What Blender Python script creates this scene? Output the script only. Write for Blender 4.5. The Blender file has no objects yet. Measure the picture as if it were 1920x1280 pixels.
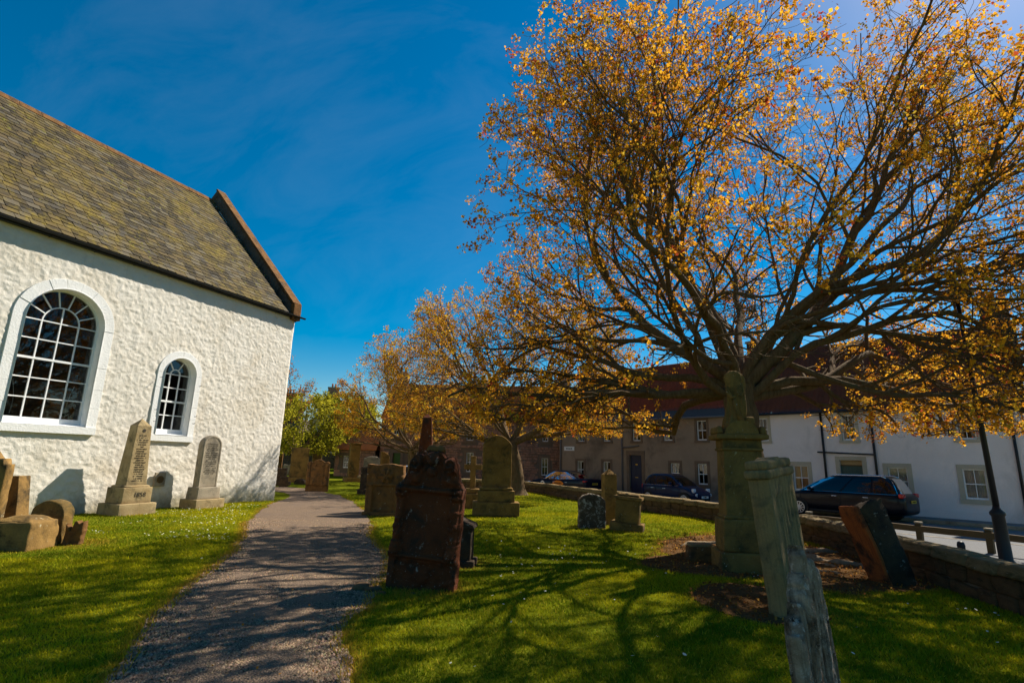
import bpy, bmesh, math, random
import numpy as np
from math import sin, cos, tan, pi, radians, sqrt, atan2, hypot
from mathutils import Vector, Matrix

scene = bpy.context.scene
COL = scene.collection

# ------------------------------------------------------------------ camera
EYE = 1.7
cam_d = bpy.data.cameras.new('camera'); cam = bpy.data.objects.new('camera', cam_d); COL.objects.link(cam)
cam_d.sensor_width = 36.0; cam_d.lens = 36.0 * 1000.0 / 1920.0
cam_d.clip_start = 0.05; cam_d.clip_end = 3000
PITCH, ROLL = radians(12.6), radians(1.5)
cam.location = (0, 0, EYE)
cam.matrix_world = Matrix.Translation((0, 0, EYE)) @ Matrix.Rotation(pi/2 + PITCH, 4, 'X') @ Matrix.Rotation(ROLL, 4, 'Z')
scene.camera = cam

# ------------------------------------------------------------------ sky and sun
SUN_AZ, SUN_EL = radians(51), radians(45)       # azimuth clockwise from +Y
world = bpy.data.worlds.new('World'); scene.world = world; world.use_nodes = True
wn = world.node_tree.nodes; wl = world.node_tree.links; wn.clear()
sky = wn.new('ShaderNodeTexSky'); sky.sky_type = 'NISHITA'; sky.sun_disc = False
sky.sun_elevation = SUN_EL; sky.sun_rotation = SUN_AZ
sky.altitude = 0; sky.air_density = 1.0; sky.dust_density = 0.35; sky.ozone_density = 2.0
hsv = wn.new('ShaderNodeHueSaturation'); hsv.inputs['Hue'].default_value = 0.491; hsv.inputs['Saturation'].default_value = 1.78; hsv.inputs['Value'].default_value = 1.0
wl.new(sky.outputs[0], hsv.inputs['Color'])
tc = wn.new('ShaderNodeTexCoord'); mp = wn.new('ShaderNodeMapping'); mp.inputs['Rotation'].default_value = (0.3, 0.5, 0.9); mp.inputs['Scale'].default_value = (1.2, 5.0, 2.4)
wl.new(tc.outputs['Generated'], mp.inputs[0])
nz = wn.new('ShaderNodeTexNoise'); nz.inputs['Scale'].default_value = 2.2; nz.inputs['Detail'].default_value = 8; nz.inputs['Roughness'].default_value = 0.62; nz.inputs['Distortion'].default_value = 0.6
wl.new(mp.outputs[0], nz.inputs['Vector'])
mr = wn.new('ShaderNodeMapRange'); mr.inputs['From Min'].default_value = 0.42; mr.inputs['From Max'].default_value = 0.85; mr.inputs['To Min'].default_value = 0.0; mr.inputs['To Max'].default_value = 0.05
wl.new(nz.outputs['Fac'], mr.inputs[0])
mx = wn.new('ShaderNodeMixRGB'); mx.inputs[2].default_value = (7.0, 7.6, 8.6, 1)       # thin cirrus
wl.new(mr.outputs[0], mx.inputs[0]); wl.new(hsv.outputs[0], mx.inputs[1])
bg = wn.new('ShaderNodeBackground'); bg.inputs['Strength'].default_value = 0.064
wo = wn.new('ShaderNodeOutputWorld'); wl.new(mx.outputs[0], bg.inputs[0]); wl.new(bg.outputs[0], wo.inputs[0])

sun_d = bpy.data.lights.new('sun', 'SUN'); sun_d.energy = 5.0; sun_d.angle = radians(0.53); sun_d.color = (1.0, 0.93, 0.80)
sun = bpy.data.objects.new('sun', sun_d); COL.objects.link(sun)
SUN = Vector((sin(SUN_AZ)*cos(SUN_EL), cos(SUN_AZ)*cos(SUN_EL), sin(SUN_EL)))
sun.rotation_euler = SUN.to_track_quat('Z', 'Y').to_euler(); sun.location = (20, 20, 40)

vs = scene.view_settings; vs.view_transform = 'Standard'; vs.look = 'None'; vs.exposure = 0.75; vs.gamma = 1.0
scene.cycles.max_bounces = 6; scene.cycles.diffuse_bounces = 3; scene.cycles.glossy_bounces = 3; scene.cycles.transparent_max_bounces = 10
scene.cycles.use_denoising = True

# ------------------------------------------------------------------ helpers
RNG = np.random.default_rng(7); random.seed(7)

def vnoise(p):
    """3-d value noise, p (N,3) -> (N,) in -1..1"""
    p = np.asarray(p, float); i = np.floor(p).astype(np.int64); f = p - i; f = f*f*(3-2*f)
    def h(ix, iy, iz):
        n = (ix*73856093) ^ (iy*19349663) ^ (iz*83492791); n = (n ^ (n >> 13))*1274126177 & 0x7fffffff
        n = (n ^ (n >> 15))*60493 & 0x7fffffff
        return (n & 0xffff)/32767.5 - 1
    x, y, z = i.T; fx, fy, fz = f.T; r = 0
    for dx in (0, 1):
        for dy in (0, 1):
            for dz in (0, 1):
                r = r + h(x+dx, y+dy, z+dz)*(fx if dx else 1-fx)*(fy if dy else 1-fy)*(fz if dz else 1-fz)
    return r
def fbm(p, o=4):
    p = np.asarray(p, float); r = 0; a = 1
    for k in range(o):
        r = r + a*vnoise(p*2**k + 17.3*k); a *= .5
    return r
def sstep(t): t = np.clip(t, 0, 1); return t*t*(3-2*t)

WALL_PTS = [(5.6, 2.0), (6.05, 5.0), (6.3, 6.8), (6.65, 9.0), (6.95, 11.2), (7.15, 13.5), (7.0, 15.5), (6.35, 18.0), (4.75, 22.0), (2.9, 26.5), (1.0, 31.0), (-3.2, 33.3), (-9.0, 34.3)]
def catmull(pts, n=12):
    P = [np.array(p, float) for p in pts]; P = [2*P[0]-P[1]] + P + [2*P[-1]-P[-2]]; out = []
    for i in range(1, len(P)-2):
        for k in range(n):
            t = k/n
            out.append(.5*((2*P[i]) + (-P[i-1]+P[i+1])*t + (2*P[i-1]-5*P[i]+4*P[i+1]-P[i+2])*t*t + (-P[i-1]+3*P[i]-3*P[i+1]+P[i+2])*t**3))
    out.append(P[-2]); return np.array(out)
WALL = catmull(WALL_PTS)
_wy = WALL[:, 1].copy(); _wx = WALL[:, 0].copy()
_o = np.argsort(_wy)
def wall_x(y): return np.interp(y, _wy[_o], _wx[_o])

PATH_L = [(-2.2, 2.0), (-3.01, 4.47), (-3.71, 6.26), (-4.93, 10.3), (-6.36, 13.66), (-7.75, 17.55), (-8.7, 21.2), (-9.7, 24.6), (-12.0, 26.6), (-20, 28)]
PATH_R = [(-0.9, 2.0), (-1.24, 4.58), (-1.59, 5.88), (-1.78, 8.05), (-2.0, 9.67), (-2.85, 12.04), (-4.25, 16.84), (-6.7, 23.0), (-8.7, 26.4), (-11.4, 28.9), (-20, 31)]
PL = catmull(PATH_L, 10); PR = catmull(PATH_R, 10)
def path_d(x, y):
    """signed distance-ish into the gravel path (positive inside)"""
    x = np.asarray(x, float); y = np.asarray(y, float)
    wob = .09*fbm(np.stack([x*1.3, y*1.3, 0*x], -1).reshape(-1, 3), 4).reshape(x.shape)
    xl = np.interp(y, PL[:, 1], PL[:, 0]); xr = np.interp(y, PR[:, 1], PR[:, 0])
    return np.minimum(x-xl, xr-x) + wob
def soil_d(x, y):
    """positive inside the bare earth under the big tree"""
    x = np.asarray(x, float); y = np.asarray(y, float)
    wob = .3*fbm(np.stack([x*.8, y*.8, 0*x+5], -1).reshape(-1, 3), 4).reshape(x.shape)
    e1 = 1 - np.hypot((x-5.2)/1.9, (y-11.2)/2.9); e2 = 1 - np.hypot((x-3.25)/.75, (y-7.5)/1.0); e3 = 1-np.hypot((x-5.6)/1.2, (y-8.9)/.7)
    e4 = 1 - np.hypot((x-3.6)/1.3, (y-9.9)/1.0)
    return np.maximum(np.maximum(e1, e2), np.maximum(e3, e4)) + wob*.45
def gz(x, y):
    x = np.asarray(x, float); y = np.asarray(y, float)
    z = .025*vnoise(np.stack([x*.5, y*.5, 0*x], -1).reshape(-1, 3)).reshape(x.shape)*sstep((y-3)/4)
    z = z + .65*sstep((y-24)/30)*sstep((-x-5)/6)
    outside = sstep((x - wall_x(y) - .1)/.3)*(y < 40)
    outside = np.where(y > 33.6, sstep((x+9.5)/2), outside)
    return z*(1-outside) + outside*-.27
def gz1(x, y): return float(gz(np.array([x]), np.array([y]))[0])

class MB:
    def __init__(s): s.v = []; s.f = []; s.n = 0
    def add(s, V, F):
        V = np.asarray(V, float).reshape(-1, 3); s.v.append(V); s.f += [tuple(int(i)+s.n for i in f) for f in F]; s.n += len(V); return s
    def box(s, x0, x1, y0, y1, z0, z1):
        V = [(x, y, z) for z in (z0, z1) for y in (y0, y1) for x in (x0, x1)]
        return s.add(V, [(0, 2, 3, 1), (4, 5, 7, 6), (0, 1, 5, 4), (2, 6, 7, 3), (0, 4, 6, 2), (1, 3, 7, 5)])
    def prism(s, poly, y0, y1):
        """polygon in x,z (counter-clockwise seen from -y) extruded y0..y1"""
        n = len(poly); V = [(x, y0, z) for x, z in poly] + [(x, y1, z) for x, z in poly]
        F = [tuple(range(n)), tuple(range(2*n-1, n-1, -1))] + [(i, i+n, (i+1) % n + n, (i+1) % n) for i in range(n)]
        return s.add(V, F)
    def tube(s, pts, rad, n=8, cap=True):
        P = [Vector(p) for p in pts]; m = len(P); V = []
        if not hasattr(rad, '__len__'): rad = [rad]*m
        up = None
        for i in range(m):
            t = (P[min(i+1, m-1)] - P[max(i-1, 0)]); t = t.normalized() if t.length > 1e-9 else Vector((0, 0, 1))
            if up is None: up = Vector((0, 0, 1)) if abs(t.z) < .9 else Vector((1, 0, 0))
            a = t.cross(up).normalized(); b = a.cross(t); up = b
            for k in range(n):
                an = 2*pi*k/n; V.append(P[i] + (a*cos(an) + b*sin(an))*rad[i])
        F = [(i*n+k, i*n+(k+1) % n, (i+1)*n+(k+1) % n, (i+1)*n+k) for i in range(m-1) for k in range(n)]
        if cap: F += [tuple(range(n-1, -1, -1)), tuple(range((m-1)*n, m*n))]
        return s.add([tuple(v) for v in V], F)
    def lathe(s, prof, n=16, c=(0, 0, 0), sx=1, sy=1):
        m = len(prof); V = [(c[0]+r*cos(2*pi*k/n)*sx, c[1]+r*sin(2*pi*k/n)*sy, c[2]+z) for r, z in prof for k in range(n)]
        F = [(i*n+k, i*n+(k+1) % n, (i+1)*n+(k+1) % n, (i+1)*n+k) for i in range(m-1) for k in range(n)]
        F += [tuple(range(n-1, -1, -1)), tuple(range((m-1)*n, m*n))]
        return s.add(V, F)
    def rblock(s, c, size, r=.02, n=3, rough=.006, fr=4, taper=(1, 1), rot=None, seed=0, skew=(0, 0)):
        """rounded, slightly irregular stone block standing on z=c[2]"""
        h = np.array(size)/2.; r = min(r, h.min()*.9)
        V = []; F = []; idx = {}
        ns = [max(2, int(n if isinstance(n, int) else n[a])) for a in range(3)]
        def ts(a):                       # extra rows near the edge
            t = np.linspace(-1, 1, ns[a]+1); e = 1-min(.45, 1.2*r/h[a]); return sorted(set(np.round(np.concatenate([t*e, [-1, 1]]), 5)))
        T = [ts(a) for a in range(3)]
        def vid(i, j, k):
            key = (i, j, k)
            if key not in idx: idx[key] = len(V); V.append((T[0][i]*h[0], T[1][j]*h[1], T[2][k]*h[2]))
            return idx[key]
        L = [len(t)-1 for t in T]
        for i in range(L[0]):
            for j in range(L[1]):
                F.append((vid(i, j, 0), vid(i, j+1, 0), vid(i+1, j+1, 0), vid(i+1, j, 0))); F.append((vid(i, j, L[2]), vid(i+1, j, L[2]), vid(i+1, j+1, L[2]), vid(i, j+1, L[2])))
        for i in range(L[0]):
            for k in range(L[2]):
                F.append((vid(i, 0, k), vid(i+1, 0, k), vid(i+1, 0, k+1), vid(i, 0, k+1))); F.append((vid(i, L[1], k), vid(i, L[1], k+1), vid(i+1, L[1], k+1), vid(i+1, L[1], k)))
        for j in range(L[1]):
            for k in range(L[2]):
                F.append((vid(0, j, k), vid(0, j, k+1), vid(0, j+1, k+1), vid(0, j+1, k))); F.append((vid(L[0], j, k), vid(L[0], j+1, k), vid(L[0], j+1, k+1), vid(L[0], j, k+1)))
        V = np.array(V); inner = np.clip(V, -h+r, h-r); d = V-inner; ln = np.linalg.norm(d, axis=1, keepdims=True); ln[ln == 0] = 1
        V = inner + d/ln*r
        t = (V[:, 2]+h[2])/(2*h[2])
        V[:, 0] = V[:, 0]*(1+(taper[0]-1)*t) + skew[0]*t; V[:, 1] = V[:, 1]*(1+(taper[1]-1)*t) + skew[1]*t
        if rough:
            q = V*fr + seed*3.7; V = V + rough*np.stack([fbm(q, 3), fbm(q+31, 3), fbm(q+77, 3)], -1)
        V[:, 2] += h[2]
        if rot is not None: V = V @ np.array(rot.to_3x3()).T
        return s.add(V + np.array(c), F)
    def build(s, name, mat, parent=None, smooth=False, mats=None, fm=None):
        me = bpy.data.meshes.new(name); V = np.concatenate(s.v) if s.v else np.zeros((0, 3))
        me.from_pydata(V.tolist(), [], s.f)
        if mats:
            for m in mats: me.materials.append(m)
            me.polygons.foreach_set('material_index', fm)
        elif mat: me.materials.append(mat)
        if smooth: me.polygons.foreach_set('use_smooth', [True]*len(me.polygons))
        me.update()
        o = bpy.data.objects.new(name, me); COL.objects.link(o)
        if parent: o.parent = parent
        return o

def fast_mesh(name, V, F, mat, parent=None, cols=None, smooth=False, attr='col'):
    """big meshes from numpy arrays; F (M,k); cols per-face colour (M,3) -> point colours"""
    V = np.ascontiguousarray(V, np.float32); F = np.ascontiguousarray(F, np.int32); k = F.shape[1]
    me = bpy.data.meshes.new(name); me.vertices.add(len(V)); me.vertices.foreach_set('co', V.ravel())
    me.loops.add(F.size); me.loops.foreach_set('vertex_index', F.ravel())
    me.polygons.add(len(F)); me.polygons.foreach_set('loop_start', np.arange(0, F.size, k, dtype=np.int32)); me.polygons.foreach_set('loop_total', np.full(len(F), k, np.int32))
    if smooth: me.polygons.foreach_set('use_smooth', np.ones(len(F), bool))
    me.update(calc_edges=True)
    if cols is not None:
        a = me.color_attributes.new(attr, 'FLOAT_COLOR', 'CORNER')
        c = np.ones((len(F), k, 4), np.float32); c[:, :, :3] = np.asarray(cols)[:, None, :]; a.data.foreach_set('color', c.ravel())
    me.materials.append(mat)
    o = bpy.data.objects.new(name, me); COL.objects.link(o)
    if parent: o.parent = parent
    return o

def tag(o, label=None, cat=None, group=None, kind=None):
    if label: o['label'] = label
    if cat: o['category'] = cat
    if group: o['group'] = group
    if kind: o['kind'] = kind
    return o
def thing(name, label, cat, loc=(0, 0, 0), rz=0, group=None, rx=0, ry=0):
    o = bpy.data.objects.new(name, None); COL.objects.link(o); o.empty_display_size = .2
    o.location = loc; o.rotation_euler = (rx, ry, rz); return tag(o, label, cat, group)
def inst(name, src, parent, M):
    o = bpy.data.objects.new(name, src.data); COL.objects.link(o); o.parent = parent; o.matrix_local = M; return o

# ------------------------------------------------------------------ materials
def nodes(name):
    m = bpy.data.materials.new(name); m.use_nodes = True; nt = m.node_tree; return m, nt.nodes, nt.links, nt.nodes['Principled BSDF']
def ramp(N, stops):
    r = N.new('ShaderNodeValToRGB'); e = r.color_ramp.elements
    while len(e) < len(stops): e.new(.5)
    for x, (p, c) in zip(e, stops): x.position = p; x.color = (*c, 1)
    return r
def coords(N, L, space='Object', scale=None):
    t = N.new('ShaderNodeTexCoord'); out = t.outputs[space]
    if space == 'World': pass
    if scale:
        m = N.new('ShaderNodeMapping'); m.inputs['Scale'].default_value = scale; L.new(out, m.inputs[0]); out = m.outputs[0]
    return out
def noise(N, L, vec, scale, detail=6, rough=.6, dist=0):
    n = N.new('ShaderNodeTexNoise'); n.inputs['Scale'].default_value = scale; n.inputs['Detail'].default_value = detail; n.inputs['Roughness'].default_value = rough; n.inputs['Distortion'].default_value = dist
    L.new(vec, n.inputs['Vector']); return n.outputs['Fac']
def mixc(N, L, fac, a, b, mode='MIX'):
    m = N.new('ShaderNodeMixRGB'); m.blend_type = mode
    for i, x in ((0, fac), (1, a), (2, b)):
        if isinstance(x, (int, float)): m.inputs[i].default_value = x
        elif isinstance(x, tuple): m.inputs[i].default_value = (*x, 1)
        else: L.new(x, m.inputs[i])
    return m.outputs[0]
def step(N, L, v, a, b):
    m = N.new('ShaderNodeMapRange'); m.inputs['From Min'].default_value = a; m.inputs['From Max'].default_value = b; L.new(v, m.inputs[0]); return m.outputs[0]
def bump(N, L, P, h, strength=.5, dist=.02):
    b = N.new('ShaderNodeBump'); b.inputs['Strength'].default_value = strength; b.inputs['Distance'].default_value = dist
    L.new(h, b.inputs['Height']); L.new(b.outputs[0], P.inputs['Normal'])
def stone_mat(name, c1, c2, lichen=None, lich=.62, dark=None, scale=3., bs=.6, bd=.02, rough=.95, streak=False, spots=None):
    m, N, L, P = nodes(name); v = coords(N, L)
    oi = N.new('ShaderNodeObjectInfo'); ad = N.new('ShaderNodeVectorMath'); ad.operation = 'ADD'; L.new(v, ad.inputs[0])
    cmb = N.new('ShaderNodeCombineXYZ'); mu = N.new('ShaderNodeMath'); mu.operation = 'MULTIPLY'; mu.inputs[1].default_value = 23.; L.new(oi.outputs['Random'], mu.inputs[0])
    for i in range(3): L.new(mu.outputs[0], cmb.inputs[i])
    L.new(cmb.outputs[0], ad.inputs[1]); v = ad.outputs[0]
    n1 = noise(N, L, v, scale, 8, .65); c = mixc(N, L, step(N, L, n1, .35, .68), c1, c2)
    if dark:
        n3 = noise(N, L, v, scale*.7, 6, .7, .5); c = mixc(N, L, step(N, L, n3, .5, .66), c, dark)
    if streak:
        mp = N.new('ShaderNodeMapping'); mp.inputs['Scale'].default_value = (9, 9, .5); L.new(v, mp.inputs[0]); ns = noise(N, L, mp.outputs[0], 1.6, 5, .7)
        c = mixc(N, L, step(N, L, ns, .5, .75), c, dark or (.02, .015, .01))
    if lichen:
        n2 = noise(N, L, v, scale*2.1, 10, .72, .4); c = mixc(N, L, step(N, L, n2, lich, lich+.07), c, lichen)
    if spots:
        n5 = noise(N, L, v, scale*9, 4, .6); c = mixc(N, L, step(N, L, n5, .66, .72), c, spots)
    n4 = noise(N, L, v, scale*13, 6, .7)
    c = mixc(N, L, .5, c, mixc(N, L, n4, (.25, .25, .25), (.75, .75, .75)), 'OVERLAY')
    L.new(c, P.inputs['Base Color']); P.inputs['Roughness'].default_value = rough; P.inputs['Specular IOR Level'].default_value = .15
    nb = N.new('ShaderNodeMath'); nb.operation = 'ADD'; L.new(n4, nb.inputs[0]); L.new(n1, nb.inputs[1])
    bump(N, L, P, nb.outputs[0], bs, bd); return m
def plain(name, c, rough=.6, metal=0, spec=.3, vary=.12, bs=.15, scale=20):
    m, N, L, P = nodes(name); v = coords(N, L); n = noise(N, L, v, scale, 5)
    L.new(mixc(N, L, n, tuple(x*(1-vary) for x in c), tuple(min(1, x*(1+vary)) for x in c)), P.inputs['Base Color'])
    P.inputs['Roughness'].default_value = rough; P.inputs['Metallic'].default_value = metal; P.inputs['Specular IOR Level'].default_value = spec
    if bs: bump(N, L, P, n, bs, .01)
    return m
def glass_mat(name, tint=(.8, .85, .85), refl=1.0):
    m, N, L, P = nodes(name); N.remove(P); out = N['Material Output']
    g = N.new('ShaderNodeBsdfGlossy'); g.inputs['Roughness'].default_value = .02; t = N.new('ShaderNodeBsdfTransparent'); t.inputs[0].default_value = (*tint, 1)
    f = N.new('ShaderNodeFresnel'); f.inputs['IOR'].default_value = 1.55; mx = N.new('ShaderNodeMixShader')
    ml = N.new('ShaderNodeMath'); ml.operation = 'MULTIPLY'; ml.use_clamp = True; ml.inputs[1].default_value = 1.6*refl; L.new(f.outputs[0], ml.inputs[0])
    L.new(ml.outputs[0], mx.inputs[0]); L.new(t.outputs[0], mx.inputs[1]); L.new(g.outputs[0], mx.inputs[2]); L.new(mx.outputs[0], out.inputs[0]); return m
def leaf_mat(name, trans=.55, gain=1.0):
    m, N, L, P = nodes(name); N.remove(P); out = N['Material Output']
    a = N.new('ShaderNodeVertexColor'); a.layer_name = 'col'
    d = N.new('ShaderNodeBsdfDiffuse'); t = N.new('ShaderNodeBsdfTranslucent'); mx = N.new('ShaderNodeMixShader'); mx.inputs[0].default_value = trans
    L.new(a.outputs[0], d.inputs[0]); L.new(a.outputs[0], t.inputs[0]); L.new(d.outputs[0], mx.inputs[1]); L.new(t.outputs[0], mx.inputs[2]); L.new(mx.outputs[0], out.inputs[0]); return m

M = {}
M['harl'] = None
def mk_harl(name, c1, c2, stain, dirt=False):
    m, N, L, P = nodes(name); v = coords(N, L); n1 = noise(N, L, v, 1.1, 7, .7); n2 = noise(N, L, v, 26, 6, .7); n3 = noise(N, L, v, .45, 6, .7, .6)
    c = mixc(N, L, step(N, L, n1, .35, .7), c1, c2); c = mixc(N, L, step(N, L, n3, .52, .75), c, stain)
    if dirt:                                                        # splash dirt and algae low on the wall, streaks lower than the sills
        sx = N.new('ShaderNodeSeparateXYZ'); L.new(v, sx.inputs[0]); n5 = noise(N, L, v, 2.3, 7, .75, .4); ad = N.new('ShaderNodeMath'); ad.operation = 'MULTIPLY_ADD'; ad.inputs[1].default_value = -.75; L.new(n5, ad.inputs[2]); L.new(sx.outputs[2], ad.inputs[0])
        c = mixc(N, L, step(N, L, ad.outputs[0], .05, .5), c, (.33, .29, .19))
        mp2 = N.new('ShaderNodeMapping'); mp2.inputs['Scale'].default_value = (3.2, 3.2, .22); L.new(v, mp2.inputs[0]); n6 = noise(N, L, mp2.outputs[0], 1.5, 7, .7); c = mixc(N, L, step(N, L, n6, .58, .85), c, (.50, .45, .36))
    c = mixc(N, L, .25, c, mixc(N, L, n2, (.2, .2, .2), (.8, .8, .8)), 'OVERLAY')
    L.new(c, P.inputs['Base Color']); P.inputs['Roughness'].default_value = .95; P.inputs['Specular IOR Level'].default_value = .1
    bump(N, L, P, n2, .7, .02); return m
M['harl'] = mk_harl('white_harling', (.76, .71, .63), (.68, .62, .52), (.60, .52, .40), True)
M['trim'] = mk_harl('white_painted_stone', (.84, .83, .81), (.80, .79, .76), (.75, .73, .69))
M['house_white'] = mk_harl('pale_roughcast', (.86, .80, .78), (.80, .74, .72), (.62, .58, .56))
M['house_grey'] = mk_harl('grey_render', (.36, .27, .19), (.28, .21, .15), (.12, .095, .075))
M['white_paint'] = plain('white_paint', (.82, .82, .81), .45, vary=.04, bs=.05)
M['black_iron'] = plain('black_iron', (.012, .012, .013), .5, spec=.4)
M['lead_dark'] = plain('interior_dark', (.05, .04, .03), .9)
M['glass'] = glass_mat('window_glass')
M['obelisk'] = stone_mat('buff_sandstone', (.40, .30, .16), (.30, .21, .10), (.42, .40, .33), .66, (.14, .11, .06), 2.5)
M['obelisk_grey'] = stone_mat('grey_sandstone', (.36, .30, .22), (.29, .24, .17), (.44, .39, .31), .68, (.15, .13, .10), 3)
M['gold_stone'] = stone_mat('golden_sandstone', (.29, .17, .052), (.18, .105, .036), (.40, .34, .21), .62, (.06, .042, .02), 3)
M['olive_stone'] = stone_mat('olive_lichened_sandstone', (.25, .145, .04), (.155, .09, .027), (.42, .36, .20), .66, (.075, .055, .022), 3, spots=(.42, .40, .33))
M['red_stone'] = stone_mat('red_sandstone', (.17, .048, .017), (.09, .028, .012), (.36, .28, .23), .60, (.045, .028, .02), 3.5, .8, .03, spots=(.38, .31, .27))
M['red_raw'] = stone_mat('broken_red_sandstone', (.46, .12, .03), (.30, .08, .025), None, .6, (.06, .03, .02), 4, .9, .03, streak=True)
M['brown_stone'] = stone_mat('brown_carved_sandstone', (.22, .105, .034), (.13, .065, .024), (.40, .35, .24), .62, (.07, .045, .025), 4, .8, .03)
M['dark_stone'] = stone_mat('dark_lichened_stone', (.085, .055, .03), (.045, .03, .02), (.30, .27, .22), .60, (.025, .02, .018), 4, .8, .03)
M['mottled'] = stone_mat('mottled_headstone', (.13, .09, .055), (.07, .05, .035), (.40, .35, .28), .52, (.04, .028, .02), 3.5, .8, .03)
M['fluted'] = stone_mat('streaked_grey_stone', (.33, .21, .09), (.24, .155, .07), (.36, .28, .18), .66, (.10, .085, .05), 3, .7, .02, streak=True)
M['weathered'] = stone_mat('weathered_flaking_slate', (.62, .48, .37), (.26, .17, .11), (.68, .58, .50), .56, (.05, .03, .02), 6, 1.0, .04, streak=True)
M['cope'] = stone_mat('mossy_coping', (.30, .21, .10), (.20, .14, .065), (.46, .43, .36), .62, (.09, .075, .03), 3, .9, .03)
M['wallstone'] = stone_mat('boundary_wall_stone', (.17, .10, .048), (.11, .065, .035), (.34, .30, .22), .64, (.05, .04, .025), 3, .9, .03)
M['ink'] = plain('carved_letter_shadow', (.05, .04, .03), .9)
M['rubble'] = stone_mat('pink_rubble', (.42, .23, .15), (.30, .16, .11), (.42, .33, .26), .6, (.11, .075, .06), 1.2, .8, .04)
M['mortar'] = plain('mortar', (.16, .12, .09), .95)
M['timber'] = plain('weathered_timber', (.12, .075, .03), .85)
def mk_tile(name, a, b, moss):
    m, N, L, P = nodes(name); v = coords(N, L); n1 = noise(N, L, v, 1.3, 6, .7); n2 = noise(N, L, v, 9, 5, .7)
    c = mixc(N, L, step(N, L, n1, .3, .7), a, b); c = mixc(N, L, step(N, L, n2, .55, .75), c, moss)
    L.new(c, P.inputs['Base Color']); P.inputs['Roughness'].default_value = .85; P.inputs['Specular IOR Level'].default_value = .2; bump(N, L, P, n2, .4, .02); return m
M['tile_red'] = mk_tile('red_pantile', (.24, .065, .038), (.17, .05, .034), (.15, .06, .045))
M['tile_brown'] = mk_tile('brown_pantile', (.13, .055, .04), (.09, .04, .032), (.05, .035, .03))
M['tile_orange'] = mk_tile('orange_pantile', (.62, .20, .05), (.48, .15, .045), (.30, .12, .05))
M['slate_blue'] = plain('blue_slate', (.07, .06, .055), .6)
# ------------------------------------------------------------------ ground, path, soil, street
def mk_ground():
    m, N, L, P = nodes('turf_earth'); g = N.new('ShaderNodeNewGeometry'); v = g.outputs['Position']
    n1 = noise(N, L, v, .35, 5, .6); n2 = noise(N, L, v, 7, 6, .7)
    c = mixc(N, L, step(N, L, n1, .35, .7), (.10, .12, .008), (.16, .16, .010)); c = mixc(N, L, step(N, L, n2, .45, .75), c, (.045, .065, .006))
    L.new(c, P.inputs['Base Color']); P.inputs['Roughness'].default_value = 1; P.inputs['Specular IOR Level'].default_value = 0; bump(N, L, P, n2, .6, .03); return m
M['turf'] = mk_ground()
def mk_gravel():
    m, N, L, P = nodes('gravel'); g = N.new('ShaderNodeNewGeometry'); v = g.outputs['Position']
    vo = N.new('ShaderNodeTexVoronoi'); vo.inputs['Scale'].default_value = 55; L.new(v, vo.inputs['Vector'])
    n1 = noise(N, L, v, .9, 6, .65); n2 = noise(N, L, v, 30, 4, .7)
    c = mixc(N, L, vo.outputs['Color'], (.13, .086, .056), (.26, .18, .118)); c = mixc(N, L, step(N, L, n1, .4, .7), c, (.17, .12, .085))
    c = mixc(N, L, step(N, L, n2, .55, .75), c, (.09, .068, .054))
    L.new(c, P.inputs['Base Color']); P.inputs['Roughness'].default_value = .95; P.inputs['Specular IOR Level'].default_value = .15
    bump(N, L, P, vo.outputs['Distance'], .9, .02); return m
M['gravel'] = mk_gravel()
def mk_soil():
    m, N, L, P = nodes('bare_earth'); g = N.new('ShaderNodeNewGeometry'); v = g.outputs['Position']
    n1 = noise(N, L, v, 2.2, 8, .7); n2 = noise(N, L, v, 24, 6, .7)
    c = mixc(N, L, step(N, L, n1, .35, .7), (.11, .058, .026), (.19, .105, .045)); c = mixc(N, L, step(N, L, n2, .5, .72), c, (.05, .028, .015))
    L.new(c, P.inputs['Base Color']); P.inputs['Roughness'].default_value = 1; P.inputs['Specular IOR Level'].default_value = 0; bump(N, L, P, n2, 1, .04); return m
M['soil'] = mk_soil()
def mk_asphalt():
    m, N, L, P = nodes('asphalt'); g = N.new('ShaderNodeNewGeometry'); v = g.outputs['Position']
    n1 = noise(N, L, v, .7, 5, .6); n2 = noise(N, L, v, 60, 3, .7)
    c = mixc(N, L, n1, (.085, .085, .09), (.13, .128, .13)); c = mixc(N, L, step(N, L, n2, .4, .7), c, (.17, .168, .165))
    L.new(c, P.inputs['Base Color']); P.inputs['Roughness'].default_value = .9; P.inputs['Specular IOR Level'].default_value = .2; bump(N, L, P, n2, .5, .01); return m
M['asphalt'] = mk_asphalt()
M['pave'] = stone_mat('pavement_slab', (.20, .19, .18), (.15, .145, .14), None, .6, None, 2, .4, .01)

def sheet(name, xs, ys, zf, mat, keep=None, kind='structure'):
    X, Y = np.meshgrid(xs, ys); Z = zf(X, Y); V = np.stack([X, Y, Z], -1).reshape(-1, 3); nx = len(xs)
    i, j = np.meshgrid(np.arange(nx-1), np.arange(len(ys)-1)); a = (j*nx+i).ravel(); F = np.stack([a, a+1, a+1+nx, a+nx], -1)
    if keep is not None:
        c = V[F].mean(1); F = F[keep(c[:, 0], c[:, 1])]
    o = fast_mesh(name, V, F, mat, smooth=True); tag(o, kind=kind); return o
xs = np.concatenate([[-1500, -600, -250, -120, -70, -50, -38], np.arange(-30, 30.1, .3), [38, 50, 70, 120, 250, 600, 1500]])
ys = np.concatenate([[-400, -100, -30, -10, -3], np.arange(0, 46, .3), [50, 56, 64, 80, 110, 160, 300, 700, 1600]])
ground = sheet('ground', xs, ys, gz, M['turf']); tag(ground, 'green churchyard lawn running back to the street')
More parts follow.
